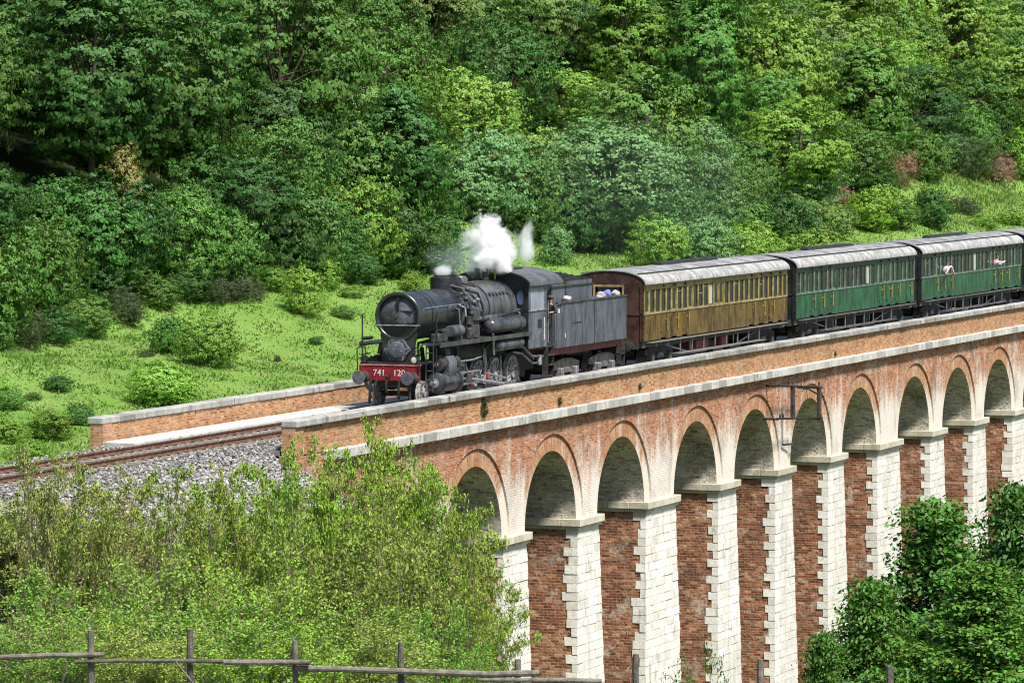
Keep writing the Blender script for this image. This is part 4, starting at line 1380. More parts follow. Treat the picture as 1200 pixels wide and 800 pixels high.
# ------------------------------------------------------------------ people
def person(label, loc, rotz, joints, clothes, hair=True, cap=None, group=None):
    """one continuous skinned figure. joints: name -> (position, radius, parent name, material key)"""
    names = list(joints)
    me = bpy.data.meshes.new("body")
    me.from_pydata([joints[n][0] for n in names], [(names.index(joints[n][2]), names.index(n)) for n in names if joints[n][2]], [])
    o = bpy.data.objects.new("body_tmp", me); COL.objects.link(o)
    sk = o.modifiers.new("skin", 'SKIN'); sk.use_smooth_shade = True
    for i, n in enumerate(names):
        r = joints[n][1]
        me.skin_vertices[0].data[i].radius = (r, r) if not isinstance(r, tuple) else r
        me.skin_vertices[0].data[i].use_root = (i == 0)
    ss = o.modifiers.new("sub", 'SUBSURF'); ss.levels = 1; ss.render_levels = 1
    bpy.context.view_layer.update()
    bm_ = bpy.data.meshes.new_from_object(o.evaluated_get(bpy.context.evaluated_depsgraph_get()))
    bpy.data.objects.remove(o)
    keys = []
    for n in names:
        if joints[n][3] not in keys: keys.append(joints[n][3])
    bm_.materials.clear()
    for k in keys: bm_.materials.append(M[k])
    segs = [(Vector(joints[joints[n][2]][0]), Vector(joints[n][0]), keys.index(joints[n][3])) for n in names if joints[n][2]]
    for p in bm_.polygons:
        c = p.center; best = 9; mi = 0
        for a, b, k in segs:
            ab = b - a; t = max(0, min(1, (c - a).dot(ab) / max(ab.length_squared, 1e-9)))
            dd = (c - a - ab * t).length
            if dd < best: best, mi = dd, k
        p.material_index = mi
    root = empty("person", loc, label, "person", group)
    root.rotation_euler = (0, 0, rotz)
    link("body", bm_, root)
    H = Vector(joints['head'][0])
    f = MB()       # face: eyes, nose and mouth on the front of the head (+x is forward)
    for s in (-1, 1):
        f.lathe([(-.012, 0), (-.008, .01), (0, .013), (.008, .01), (.012, 0)], (H.x + .093, H.y + s * .033, H.z + .01), 'y', 8)
    f.build("eyes", M['hair'], root)
    nb_ = MB(); nb_.prism([(H.x + .085, H.z + .02), (H.x + .128, H.z - .03), (H.x + .085, H.z - .04)], 'y', H.y - .014, H.y + .014); nb_.build("nose", M['skin'], root)
    MB().box(H.x + .082, H.x + .098, H.y - .028, H.y + .028, H.z - .068, H.z - .058).build("mouth", M['red_faded'], root)
    for s in (-1, 1):
        MB().lathe([(-.01, .0), (-.008, .028), (.008, .03), (.01, 0)], (H.x, H.y + s * .088, H.z), 'y', 8).build("ear", M['skin'], root)
    if hair:
        hm = MB(); n = 12
        hm.lathe([(.13, 0), (.122, .05), (.09, .088), (.04, .108), (-.01, .108)], (H.x - .012, H.y, H.z), 'z', 18)
        hm.build("hair", M['hair'], root)
    if cap:
        cm = MB(); cm.lathe([(.145, 0), (.14, .07), (.10, .11), (.06, .116), (.055, .11)], (H.x - .005, H.y, H.z), 'z', 18)
        cm.box(H.x + .06, H.x + .19, H.y - .07, H.y + .07, H.z + .055, H.z + .068)
        cm.build("cap", M[cap], root)
    return root


def hand(j, key, palm_at, d, nrm, parent, side=1):
    """palm, four unequal bent fingers and a thumb, added to the joint table"""
    d = Vector(d).normalized(); nrm = Vector(nrm).normalized(); s = d.cross(nrm).normalized() * side
    p = Vector(palm_at)
    j[key + 'palm'] = (tuple(p), (.036, .02), parent, 'skin')
    j[key + 'knuckle'] = (tuple(p + d * .05), (.036, .017), key + 'palm', 'skin')
    for k, (off, ln) in enumerate(((-.03, .062), (-.01, .075), (.01, .07), (.03, .052))):
        b = p + d * .062 + s * off
        j[f'{key}f{k}a'] = (tuple(b + d * ln * .5 - nrm * .006), .0095, key + 'knuckle', 'skin')
        j[f'{key}f{k}b'] = (tuple(b + d * ln * .95 - nrm * .03), .008, f'{key}f{k}a', 'skin')
    j[key + 't1'] = (tuple(p + d * .015 - s * .055), .011, key + 'palm', 'skin')
    j[key + 't2'] = (tuple(p + d * .05 - s * .068 - nrm * .01), .0085, key + 't1', 'skin')


def torso(j, top, legs, lean=(0, 0), hz=.95):
    lx, ly = lean
    j['pelvis'] = ((0, 0, hz), (.15, .12), None, legs)
    j['waist'] = ((lx * .3, ly * .3, hz + .17), (.13, .105), 'pelvis', top)
    j['chest'] = ((lx * .7, ly * .7, hz + .36), (.165, .12), 'waist', top)
    j['neck0'] = ((lx, ly, hz + .51), (.085, .075), 'chest', top)
    j['neck'] = ((lx * 1.05, ly * 1.05, hz + .575), .052, 'neck0', 'skin')
    j['chin'] = ((lx * 1.08 + .03, ly * 1.08, hz + .63), (.062, .07), 'neck', 'skin')
    j['head'] = ((lx * 1.1 + .01, ly * 1.1, hz + .71), (.088, .10), 'chin', 'skin')
    j['crown'] = ((lx * 1.1, ly * 1.1, hz + .77), (.07, .08), 'head', 'skin')
    for s, nme in ((-1, 'r'), (1, 'l')):
        j['hip' + nme] = ((0, s * .095, hz - .08), .092, 'pelvis', legs)
        j['knee' + nme] = ((.03, s * .10, hz - .47), .062, 'hip' + nme, legs)
        j['ankle' + nme] = ((0, s * .10, .09), .042, 'knee' + nme, legs)
        j['toe' + nme] = ((.17, s * .11, .045), .038, 'ankle' + nme, 'hair')


def arm(j, nme, sh, el, wr, sleeve, nrm=(0, 0, 1), bare=None):
    j['sh' + nme] = (sh, .062, 'chest', sleeve)
    j['el' + nme] = (el, .046, 'sh' + nme, sleeve)
    j['wr' + nme] = (wr, .033, 'el' + nme, bare or sleeve)
    d = Vector(wr) - Vector(el)
    hand(j, nme, Vector(wr) + d.normalized() * .055, d, nrm, 'wr' + nme, 1 if nme == 'r' else -1)


# driver at the cab side, leaning out with his arm on the sill and looking ahead (+x of the figure looks along -x of the train)
j = {}
torso(j, 'cloth_dark', 'cloth_dark', (.10, .16))
arm(j, 'l', (.06, .30, 1.40), (.18, .42, 1.18), (.40, .36, 1.20), 'cloth_dark')
arm(j, 'r', (.06, -.08, 1.41), (.12, -.18, 1.15), (.30, -.08, 1.05), 'cloth_brown')
person("engine driver in dark work clothes and cap leaning out behind the cab side", (XL + 12.55, -1.24, 1.56), R(180), j, None, True, 'cloth_brown')

# passenger looking forward with a bent white-sleeved arm held out of the window
FLO = 1.22
j = {}
torso(j, 'cloth_white', 'cloth_dark', (.02, .46), .93)
arm(j, 'l', (.06, .56, 1.30), (.42, .70, 1.44), (.75, .66, 1.22), 'cloth_white')
arm(j, 'r', (-.04, .36, 1.31), (-.26, .60, 1.42), (-.40, .66, 1.12), 'cloth_white')
person("passenger in white sleeves waving both arms, near the front of the rear green carriage", (204.9 + .7, -1.08, FLO), R(180), j, None, True)
j = {}
torso(j, 'cloth_pink', 'cloth_dark', (.02, .46), .95)
arm(j, 'l', (.06, .54, 1.33), (-.25, .70, 1.32), (-.58, .66, 1.36), 'cloth_white')
arm(j, 'r', (-.04, .36, 1.33), (-.34, .46, 1.22), (-.62, .56, 1.26), 'cloth_white')
person("passenger in pink holding white-sleeved arms straight out, towards the rear of the carriage", (214.9, -1.08, FLO), R(180), j, None, True)
# ------------------------------------------------------------------ vegetation
def leaf_mesh(name, P, N, L, asp, mat, fold=0.0):
    """many small leaf faces; P places, N facing, L lengths"""
    n = len(P)
    N = N / np.maximum(np.linalg.norm(N, axis=1, keepdims=True), 1e-6)
    r = rng.normal(size=(n, 3))
    t = np.cross(N, r); t /= np.maximum(np.linalg.norm(t, axis=1, keepdims=True), 1e-6)
    b = np.cross(N, t)
    h = L[:, None] * .5; wd = h * asp
    V = np.stack([P - t * h, P + b * wd + t * h * .15, P + t * h - N * h * .35, P - b * wd + t * h * .15], 1).reshape(-1, 3)
    me = bpy.data.meshes.new(name)
    me.vertices.add(4 * n); me.vertices.foreach_set("co", V.astype(np.float32).ravel())
    me.loops.add(4 * n); me.loops.foreach_set("vertex_index", np.arange(4 * n, dtype=np.int32))
    me.polygons.add(n); me.polygons.foreach_set("loop_start", np.arange(0, 4 * n, 4, dtype=np.int32))
    at = me.attributes.new("rnd", 'FLOAT', 'POINT')
    at.data.foreach_set("value", np.repeat(rng.uniform(0, 1, n), 4).astype(np.float32))
    me.materials.append(mat)
    me.update(calc_edges=True)
    me.validate()
    return me


def crown_points(Rh, H, zc, nclump, per, csize, flat=.35, shape=1.0, lobes=5, tilt=.75):
    """clump centres through the outer crown, then leaves about each clump"""
    lob = [(rng.uniform(0, 6.28), rng.uniform(-.3, .9), rng.uniform(.15, .42)) for _ in range(lobes)]
    u = rng.uniform(-.92, 1, nclump); a = rng.uniform(0, 2 * np.pi, nclump)
    rr = np.sqrt(np.maximum(0, 1 - u * u))
    d = np.stack([rr * np.cos(a), rr * np.sin(a), u], -1)
    k = rng.uniform(.50, 1.0, nclump) ** .6
    bulge = np.zeros(nclump)
    for (la, lu, amp) in lob:
        lr = math.sqrt(max(0, 1 - lu * lu)); v = np.array([lr * math.cos(la), lr * math.sin(la), lu])
        bulge += amp * np.exp(-((1 - d @ v) / .22))
    k = k * (.78 + bulge)
    wide = np.where(u < 0, 1.0, (1 - u ** 2 * (1 - shape) * .9))
    C = np.stack([d[:, 0] * Rh * k * wide, d[:, 1] * Rh * k * wide, zc + d[:, 2] * H * k], -1)
    cs = csize * rng.uniform(.65, 1.3, nclump)
    # each clump is a bunch of small sprays, each spray a tuft of leaves
    ns = 11; pl = max(4, per // ns)
    ci = np.repeat(np.arange(nclump), ns)
    g = rng.normal(size=(len(ci), 3)); gl = np.linalg.norm(g[:, :2], axis=1)
    so_ = np.stack([g[:, 0], g[:, 1], g[:, 2] * flat - .22 * gl ** 2 * flat], -1) * cs[ci][:, None]
    idx = np.repeat(np.arange(len(ci)), pl)
    lo_ = rng.normal(size=(len(idx), 3)) * np.array([1, 1, .5]) * (csize * .21)
    P = C[ci][idx] + so_[idx] + lo_
    out = d[ci][idx] * .5 + so_[idx] / cs[ci][idx][:, None] * .3
    N = rng.normal(size=(len(idx), 3)) * tilt * .7 + np.array([0, 0, .35]) + out * 2.3 + lo_ / (csize * .21) * .35
    return P, N, C


def limbs(C, zc, height, r0, lean, nmax=26, mat='bark'):
    """tapered trunk with limbs that reach out to the clumps"""
    mb = MB()
    top = zc + (height - zc) * .45
    pts = [(0, 0, -.6), (lean[0] * .2, lean[1] * .2, top * .35), (lean[0] * .6, lean[1] * .6, top * .7), (lean[0], lean[1], top)]
    mb.tube(pts, [r0, r0 * .8, r0 * .55, r0 * .25], 8)
    q = list(range(len(C))); random.shuffle(q)
    for i in q[:nmax]:
        c = Vector(C[i]); t = random.uniform(.35, .95)
        s = Vector((lean[0] * t, lean[1] * t, max(top * t, top * .25)))
        if c.z < s.z - .5: s.z = max(.5, c.z - .3)
        m_ = (s + c) / 2 + Vector((0, 0, .25))
        mb.tube([s, m_, c], [r0 * .32, r0 * .2, r0 * .07], 5, False)
    return mb


class Proto:
    pass


def make_proto(kind, seed):
    global rng
    rng = np.random.default_rng(seed); random.seed(seed)
    p = Proto(); p.kind = kind
    if kind == 'broad':
        p.h = 8.6; P, N, C = crown_points(3.5, 3.7, 4.5, 130, 231, .62, .36, .8, 7, .5); L = rng.uniform(.13, .25, len(P)); asp = .6
    elif kind == 'tall':
        p.h = 9.6; P, N, C = crown_points(2.8, 4.5, 4.9, 130, 231, .58, .36, .5, 6, .5); L = rng.uniform(.13, .25, len(P)); asp = .6
    elif kind == 'feathery':
        p.h = 7.6; P, N, C = crown_points(3.3, 3.4, 3.9, 135, 130, .52, .55, .85, 7, 1.0); L = rng.uniform(.12, .24, len(P)); asp = .5
    elif kind == 'round':
        p.h = 8.0; P, N, C = crown_points(3.9, 3.6, 4.4, 190, 110, .58, .5, 1.0, 3, .9); L = rng.uniform(.13, .24, len(P)); asp = .55
    elif kind == 'bush':
        p.h = 2.6; P, N, C = crown_points(1.6, 1.35, 1.15, 85, 165, .32, .5, 1.0, 4, .9); L = rng.uniform(.065, .135, len(P)); asp = .6
    elif kind == 'broom':       # dense upright green stems
        p.h = 2.3; P, N, C = crown_points(1.6, 1.2, 1.1, 80, 110, .30, 1.0, 1.0, 5, .5)
        N[:, 2] *= .15; L = rng.uniform(.12, .3, len(P)); asp = .18
    p.leaf = leaf_mesh("crown", P, N, L, asp, M['leaf'])
    lean = (random.uniform(-.5, .5), random.uniform(-.5, .5)) if p.h > 4 else (.05, 0)
    if kind in ('bush', 'broom'):
        mb = MB()
        for i in range(16):
            c = Vector(C[i]); mb.tube([(c.x * .1, c.y * .1, -.2), (c.x * .5, c.y * .5, c.z * .55), c], [.035, .022, .008], 5, False)
        p.trunk = mb.mesh("stems", M['bark'], 60)
    else:
        p.trunk = limbs(C, C[:, 2].mean(), p.h, .17, lean).mesh("trunk", M['bark'], 60)
    return p


protos = {k: [make_proto(k, 50 + 7 * i + j) for j in range(n)] for i, (k, n) in enumerate([('broad', 4), ('tall', 3), ('feathery', 3), ('round', 2), ('bush', 4), ('broom', 2)])}

GREEN = {
    'bright': ((.165, .295, .04), "bright yellow-green"),
    'mid': ((.085, .185, .032), "fresh green"),
    'deep': ((.052, .130, .028), "deep green"),
    'pale': ((.16, .24, .065), "pale grey-green"),
    'blue': ((.13, .25, .085), "soft blue-green"),
    'olive': ((.06, .085, .035), "dark olive"),
    'lush': ((.21, .37, .05), "vivid light green"),
    'straw': ((.26, .25, .075), "straw-yellow"),
    'brown': ((.27, .155, .10), "reddish brown"),
}
plants = []      # filled first, labelled afterwards


def plant(kind, x, y, scale, col, sz=1.0, name=None, label=None, cat=None, pi=None, sink=.1, part=None):
    p = protos[kind][pi if pi is not None else random.randrange(len(protos[kind]))]
    name = name or {'bush': 'bush', 'broom': 'broom_bush'}.get(kind, 'broadleaf_tree')
    z = ground_z(x, y) - sink
    root = bpy.data.objects.new(name, None); COL.objects.link(root)
    root.empty_display_size = .2
    root.location = (x, y, z)
    root.rotation_euler = (0, 0, random.uniform(0, 6.28))
    root.scale = (scale, scale, scale * sz)
    c = link("foliage" if kind in ('bush', 'broom') else "crown", p.leaf, root)
    t = link("stems" if kind in ('bush', 'broom') else "trunk", p.trunk, root)
    base = GREEN[col][0]
    vv = random.uniform(.72, 1.22) if not label else random.uniform(.95, 1.1)
    q = [b * vv * random.uniform(.92, 1.08) for b in base]
    c.color = (q[0], q[1], q[2], 1)
    root['category'] = cat or ('bush' if kind in ('bush', 'broom') else 'tree')
    if label: root['label'] = label
    else: plants.append((root, kind, col, p.h * scale * sz))
    return root


rng = np.random.default_rng(404); random.seed(404)

# named plants of the meadow, at the spot where the photograph shows their foot
def at_foot(px, py):
    p = at_ground(px, py)
    return p.x, p.y


named = []


def meadow_bush(px, py, wpx, kind, col, sz, label, pi, name=None):
    x, y = at_foot(px, py)
    named.append((x, y))
    k = FPX / (x * SA + (y + 57.2) * CA)
    sc = wpx / k / (3.3 if kind in ('bush', 'broom') else 7.0)
    plant(kind, x, y, sc, col, sz, name, label, None, pi)


meadow_bush(243, 428, 78, 'bush', 'bright', 1.05, "large round bush standing alone in the meadow, darker on its lower side", 0)
meadow_bush(196, 415, 50, 'bush', 'mid', 1.35, "taller narrow bush touching the large round meadow bush", 1)
meadow_bush(190, 476, 100, 'bush', 'lush', .72, "low spreading leafy bush against the far parapet wall", 2)
meadow_bush(355, 368, 50, 'bush', 'lush', 1.6, "upright bright bush at the top of the open meadow", 3)
meadow_bush(66, 458, 34, 'bush', 'deep', .9, "small dark shrub alone in the grass left of the spreading bush", 1)
meadow_bush(370, 403, 18, 'bush', 'deep', .9, "tiny dark shrub in the meadow grass near the chimney side", 2)
meadow_bush(325, 424, 9, 'bush', 'olive', 1.5, "tiny dark sapling in the open grass", 0)
meadow_bush(172, 419, 20, 'broom', 'olive', .8, "small dark twiggy shrub at the foot of the narrow bush", 0)
meadow_bush(400, 372, 34, 'bush', 'mid', .6, "low bush at the meadow edge beside the upright bright bush", 0)
meadow_bush(412, 350, 30, 'bush', 'bright', .8, "small bright bush just above the smokebox at the meadow edge", 2)
meadow_bush(482, 342, 30, 'bush', 'bright', 1.3, "bright bush at the wood's edge right behind the chimney", 1)
meadow_bush(655, 309, 42, 'bush', 'blue', 1.55, "blue-green bush in the grass behind the engine cab", 3)
meadow_bush(1092, 268, 54, 'bush', 'deep', 1.3, "dark upright bush just behind the roof of the green carriages", 1)
meadow_bush(1165, 214, 56, 'broom', 'brown', 1.0, "round reddish brown bush at the right grass clearing", 1, "bare_bush")
meadow_bush(1123, 207, 64, 'broom', 'olive', 1.1, "round grey-green bush left of the reddish brown bush", 1)
meadow_bush(1052, 216, 52, 'broom', 'brown', 1.0, "brown withered bush at the left end of the grass clearing", 0, "bare_bush")
meadow_bush(985, 246, 40, 'broom', 'brown', 1.1, "brown withered bush low among green trees above the ochre carriage's rear", 1, "bare_bush")
meadow_bush(1130, 250, 40, 'broom', 'olive', .7, "low dark bush inside the right grass clearing", 1)
# the bank of shrubs at the left edge of the meadow
for (px, py, wpx, kind, col, sz) in ((-8, 412, 60, 'bush', 'mid', 1.1), (30, 405, 62, 'broom', 'olive', .95), (62, 402, 60, 'bush', 'deep', 1.0), (100, 392, 66, 'bush', 'mid', .95), (146, 378, 58, 'broom', 'olive', .9),
                                     (60, 368, 70, 'bush', 'mid', 1.0), (10, 380, 70, 'bush', 'deep', 1.0), (120, 358, 64, 'bush', 'deep', 1.0), (186, 362, 56, 'bush', 'mid', .9), (222, 352, 60, 'bush', 'deep', .9),
                                     (262, 356, 46, 'broom', 'olive', .9), (290, 350, 46, 'broom', 'olive', .85), (318, 342, 50, 'bush', 'bright', .9), (200, 340, 34, 'broom', 'brown', .7), (160, 345, 60, 'bush', 'mid', 1.0),
                                     (345, 335, 44, 'bush', 'mid', .9), (380, 338, 50, 'bush', 'bright', 1.1), (425, 334, 56, 'bush', 'deep', 1.0), (455, 326, 50, 'bush', 'mid', 1.2), (250, 338, 60, 'bush', 'mid', 1.1),
                                     (-14, 470, 60, 'bush', 'bright', .8), (12, 482, 44, 'bush', 'mid', .9), (40, 470, 20, 'bush', 'mid', .9), (8, 520, 60, 'bush', 'bright', .8), (60, 514, 64, 'bush', 'bright', .8), (92, 500, 36, 'bush', 'deep', 1.1),
                                     (36, 540, 50, 'bush', 'bright', .8), (520, 322, 50, 'bush', 'mid', 1.1), (700, 296, 60, 'bush', 'mid', 1.0), (780, 300, 60, 'bush', 'blue', 1.1), (830, 300, 70, 'bush', 'blue', 1.0), (880, 290, 70, 'bush', 'mid', 1.1),
                                     (930, 285, 80, 'bush', 'pale', 1.0), (975, 280, 60, 'bush', 'pale', 1.0), (1020, 270, 60, 'bush', 'bright', 1.2), (1050, 268, 50, 'bush', 'mid', 1.0), (1150, 268, 44, 'bush', 'bright', .6), (1185, 262, 40, 'bush', 'bright', .6), (1080, 212, 34, 'bush', 'mid', .8)):
    x, y = at_foot(px, py)
    k = FPX / (x * SA + (y + 57.2) * CA)
    plant(kind, x, y, wpx / k / 3.3, col, sz)

# the wood on the slope
def tree_here(px, py_top, wpx, kind, col, h, label, pi, depth):
    p = at_depth(px, py_top, depth)
    k = FPX / depth
    sc = wpx / k / 7.0
    z = ground_z(p.x, p.y)
    sz = max(.6, (p.z - z) / (protos[kind][pi].h * sc))
    plant(kind, p.x, p.y, sc, col, sz, None, label, None, pi)
    return p.x, p.y


special = []
special.append(tree_here(722, 122, 200, 'round', 'blue', 8, "big round soft blue-green tree behind the steam, above the ochre carriage front", 0, 232))
special.append(tree_here(806, 128, 110, 'round', 'blue', 8, "pale blue-green round tree touching the big round one on its right", 1, 246))
special.append(tree_here(145, 165, 64, 'tall', 'straw', 8, "straw-yellow half-bare tree among the deep green wood at left", 1, 186))
special.append(tree_here(935, 112, 130, 'broad', 'bright', 8, "bushy bright yellow-green tree in the middle of the right-hand slope", 1, 268))
special.append(tree_here(560, 170, 130, 'feathery', 'pale', 8, "pale feathery tree directly above the white steam cloud", 0, 226))
special.append(tree_here(660, 72, 120, 'broad', 'bright', 8, "bright yellow-green tree standing up behind the big round blue-green tree", 2, 262))


def smooth_noise(x, y):
    return math.sin(x * .11 + 1.7) * math.sin(y * .17 + .4) + .6 * math.sin(x * .043 + y * .07 + 2.0)


spots = list(special)
tries = 0
n_tree = 0
while tries < 30000 and n_tree < 262:
    tries += 1
    x = random.uniform(140, 430); y = random.uniform(19.5, 62)
    edge = 22.6 + 1.6 * math.sin(x * .13) + 1.0 * math.sin(x * .31 + 1)
    if y < edge: continue
    sx, sy, dz = project((x, y, ground_z(x, y) + 4.5))
    if sx < -70 or sx > 1270 or sy < -75 or sy > 440: continue
    # open grass clearing at the right
    gx, gy, _ = project((x, y, ground_z(x, y)))
    if 1055 < gx < 1230 and gy > 196: continue
    if any((x - a) ** 2 + (y - b) ** 2 < 12 or (abs(project((a, b, 3))[0] - sx) < 62 and y < b) for a, b in special): continue
    if any((x - a) ** 2 + (y - b) ** 2 < (12 if a < 250 else 30) or (a > 250 and abs(project((a, b, 3))[0] - sx) < 40 and y < b) for a, b in named): continue
    dmin = 5.0 + .8 * (y - 20) / 40
    if any((x - a) ** 2 + (y - b) ** 2 < dmin * dmin for a, b in spots): continue
    spots.append((x, y)); n_tree += 1
    g = smooth_noise(x, y)
    # colour drifts over the slope: deep at the left, brighter towards the middle and right
    t = (sx - 260) / 850 + .18 * g + random.uniform(-.28, .28)
    if t < .12: col = random.choice(['deep', 'deep', 'mid'])
    elif t < .38: col = random.choice(['deep', 'mid', 'mid', 'bright'])
    elif t < .7: col = random.choice(['mid', 'bright', 'bright', 'pale', 'mid'])
    else: col = random.choice(['mid', 'bright', 'bright', 'deep'])
    kind = random.choices(['broad', 'tall', 'feathery', 'round'], [5, 3, 2.2, .5])[0]
    sc = random.uniform(.78, 1.18)
    if y < edge + 3: sc *= random.uniform(.6, .9)
    plant(kind, x, y, sc, col, random.uniform(.88, 1.15))

under = []
tries = 0
while tries < 6000 and len(under) < 125:
    tries += 1
    x = random.uniform(145, 330)
    edge = 21.6 + 1.6 * math.sin(x * .13) + 1.0 * math.sin(x * .31 + 1)
    y = edge + random.uniform(-1.0, 4.5)
    gx, gy, _ = project((x, y, ground_z(x, y) + 1))
    if gx < -40 or gx > 1240 or (1055 < gx and gy > 196): continue
    if any((x - a) ** 2 + (y - b) ** 2 < 3.2 for a, b in under) or any((x - a) ** 2 + (y - b) ** 2 < 8 or (abs(project((a, b, 3))[0] - gx) < 26 and y < b) for a, b in named[-12:]): continue
    under.append((x, y))
    plant('bush', x, y, random.uniform(.9, 1.6), random.choice(['mid', 'mid', 'deep', 'bright', 'blue'] if gx > 500 else ['mid', 'deep', 'deep', 'mid', 'bright']), random.uniform(.9, 1.4))

for i in range(26):      # shrubs that come down to the line behind the carriages
    x = 212 + i * 3.3 + random.uniform(-1, 1); y = random.uniform(10.5, 15.5)
    gx, gy, _ = project((x, y, ground_z(x, y) + 1))
    if gx > 1048 or any(abs(project((a, b, 3))[0] - gx) < 24 and y < b for a, b in named[-9:]): continue
    plant('bush', x, y, random.uniform(.75, 1.25), random.choice(['mid', 'bright', 'pale', 'deep', 'blue']), random.uniform(.9, 1.3))

# ------------------------------------------------------------------ meadow grass
def grass(name, n, xr, yr, hr, label, cols, jitter=.5, cull=True):
    x = rng.uniform(*xr, n); y = rng.uniform(*yr, n)
    # tufts: pull blades towards a coarse set of centres
    tx = np.round(x / .55 + rng.normal(0, .22, n)) * .55; ty = np.round(y / .55 + rng.normal(0, .22, n)) * .55
    x = tx + rng.normal(0, .17, n); y = ty + rng.normal(0, .17, n)
    keep = y > 3.55
    x, y = x[keep], y[keep]; n = len(x)
    z = terrain(x, y) - .03
    tone = .5 + .3 * np.sin(x * .9 + 2 * np.sin(y * .6)) + rng.uniform(-.35, .35, n)
    h = rng.uniform(*hr, n) * (.7 + .5 * np.abs(np.sin(x * .7) * np.sin(y * .9)))
    a = rng.uniform(0, 6.28, n); wd = rng.uniform(.03, .06, n)
    dx, dy = np.cos(a) * wd, np.sin(a) * wd
    lx, ly = rng.normal(0, .35, n) * h, rng.normal(0, .35, n) * h
    V = np.stack([np.stack([x - dx, y - dy, z], -1), np.stack([x + dx, y + dy, z], -1), np.stack([x + lx * .45 + dx * .5, y + ly * .45 + dy * .5, z + h * .62], -1), np.stack([x + lx, y + ly, z + h * .92], -1)], 1)
    me = bpy.data.meshes.new(name)
    me.vertices.add(4 * n); me.vertices.foreach_set("co", V.astype(np.float32).ravel())
    me.loops.add(4 * n); me.loops.foreach_set("vertex_index", np.arange(4 * n, dtype=np.int32))
    me.polygons.add(n); me.polygons.foreach_set("loop_start", np.arange(0, 4 * n, 4, dtype=np.int32))
    at = me.attributes.new("rnd", 'FLOAT', 'POINT'); at.data.foreach_set("value", np.repeat(np.clip(tone, 0, 1), 4).astype(np.float32))
    m = NT(name)
    av = m.n("Attribute", attribute_name="rnd").outputs["Fac"]
    c = m.cramp(av, [(i / (len(cols) - 1), c_) for i, c_ in enumerate(cols)])
    m.fin(c, .6, 0, .2)
    tr = m.n("BsdfTranslucent"); m.l(c, tr.inputs[0])
    mx = m.n("MixShader"); mx.inputs[0].default_value = .35
    m.l(m.b.outputs[0], mx.inputs[1]); m.l(tr.outputs[0], mx.inputs[2]); m.l(mx.outputs[0], m.out.inputs[0])
    me.materials.append(m.mat); me.update(calc_edges=True); me.validate()
    o = link(name, me)
    return tag(o, label, None, None, 'stuff')


GC = [(.105, .205, .03), (.14, .255, .042), (.18, .29, .06), (.27, .33, .12)]
grass("meadow_grass", 110000, (112, 212), (3.6, 24), (.05, .17), "bright green meadow grass between the viaduct and the wood", GC)
grass("slope_grass", 40000, (205, 300), (7, 24), (.08, .3), "green grass strip behind the train beyond the cab and carriages", GC)
grass("clearing_grass", 14000, (285, 350), (17, 32), (.15, .5), "pale green grass of the clearing on the right slope", [(.10, .2, .03), (.18, .28, .06), (.26, .32, .10)])

# ------------------------------------------------------------------ thicket in front of the viaduct
def make_thicket(seed, h, wdt, nstem, ntip, per, dens=1.0):
    """many thin stems fanning from the ground, each tip with a loose spray of small leaves"""
    global rng
    rng = np.random.default_rng(seed); random.seed(seed)
    mb = MB(); P = []; N = []
    for i in range(nstem):
        a = random.uniform(0, 6.28); sp = random.uniform(.1, 1) ** .7
        hh = h * random.uniform(.62, 1.0) * (1 - .25 * sp)
        base = Vector((math.cos(a) * sp * wdt * .35, math.sin(a) * sp * wdt * .35, -.3))
        tip = Vector((math.cos(a) * sp * wdt, math.sin(a) * sp * wdt, hh))
        mid = base.lerp(tip, .5) + Vector((random.uniform(-.3, .3), random.uniform(-.3, .3), .25 * hh * .3))
        path = [base, base.lerp(mid, .6), mid, mid.lerp(tip, .55) + Vector((random.uniform(-.15, .15),) * 2 + (.1,)), tip]
        mb.tube(path, [.045, .036, .026, .017, .006], 5, False)
        for k in range(ntip):
            t = random.uniform(.25, 1.0)
            s = path[2].lerp(tip, (t - .5) * 2) if t > .5 else base.lerp(path[2], t * 2)
            b = random.uniform(0, 6.28); ln = random.uniform(.35, .95) * (1.1 - .4 * t)
            e = s + Vector((math.cos(b) * ln, math.sin(b) * ln, random.uniform(.1, .7) * ln))
            mb.tube([s, s.lerp(e, .5) + Vector((0, 0, .06)), e], [.013, .009, .004], 4, False)
            m_ = int(per * random.uniform(.5, 1.4))
            tt = rng.uniform(.15, 1.05, m_)[:, None]
            q = np.array(s)[None] * (1 - tt) + np.array(e)[None] * tt + rng.normal(0, .12, (m_, 3))
            P.append(q); N.append(rng.normal(size=(m_, 3)) * .9 + np.array([0, 0, .8]))
    P = np.concatenate(P); N = np.concatenate(N)
    L = rng.uniform(.08, .165, len(P))
    p = Proto(); p.h = h; p.kind = 'thicket'
    p.leaf = leaf_mesh("foliage", P, N, L, .5, M['leaf'])
    p.trunk = mb.mesh("stems", M['twig'], 60)
    return p


thick = [make_thicket(900 + i, 6.0, 2.6, 32, 16, 33) for i in range(4)]


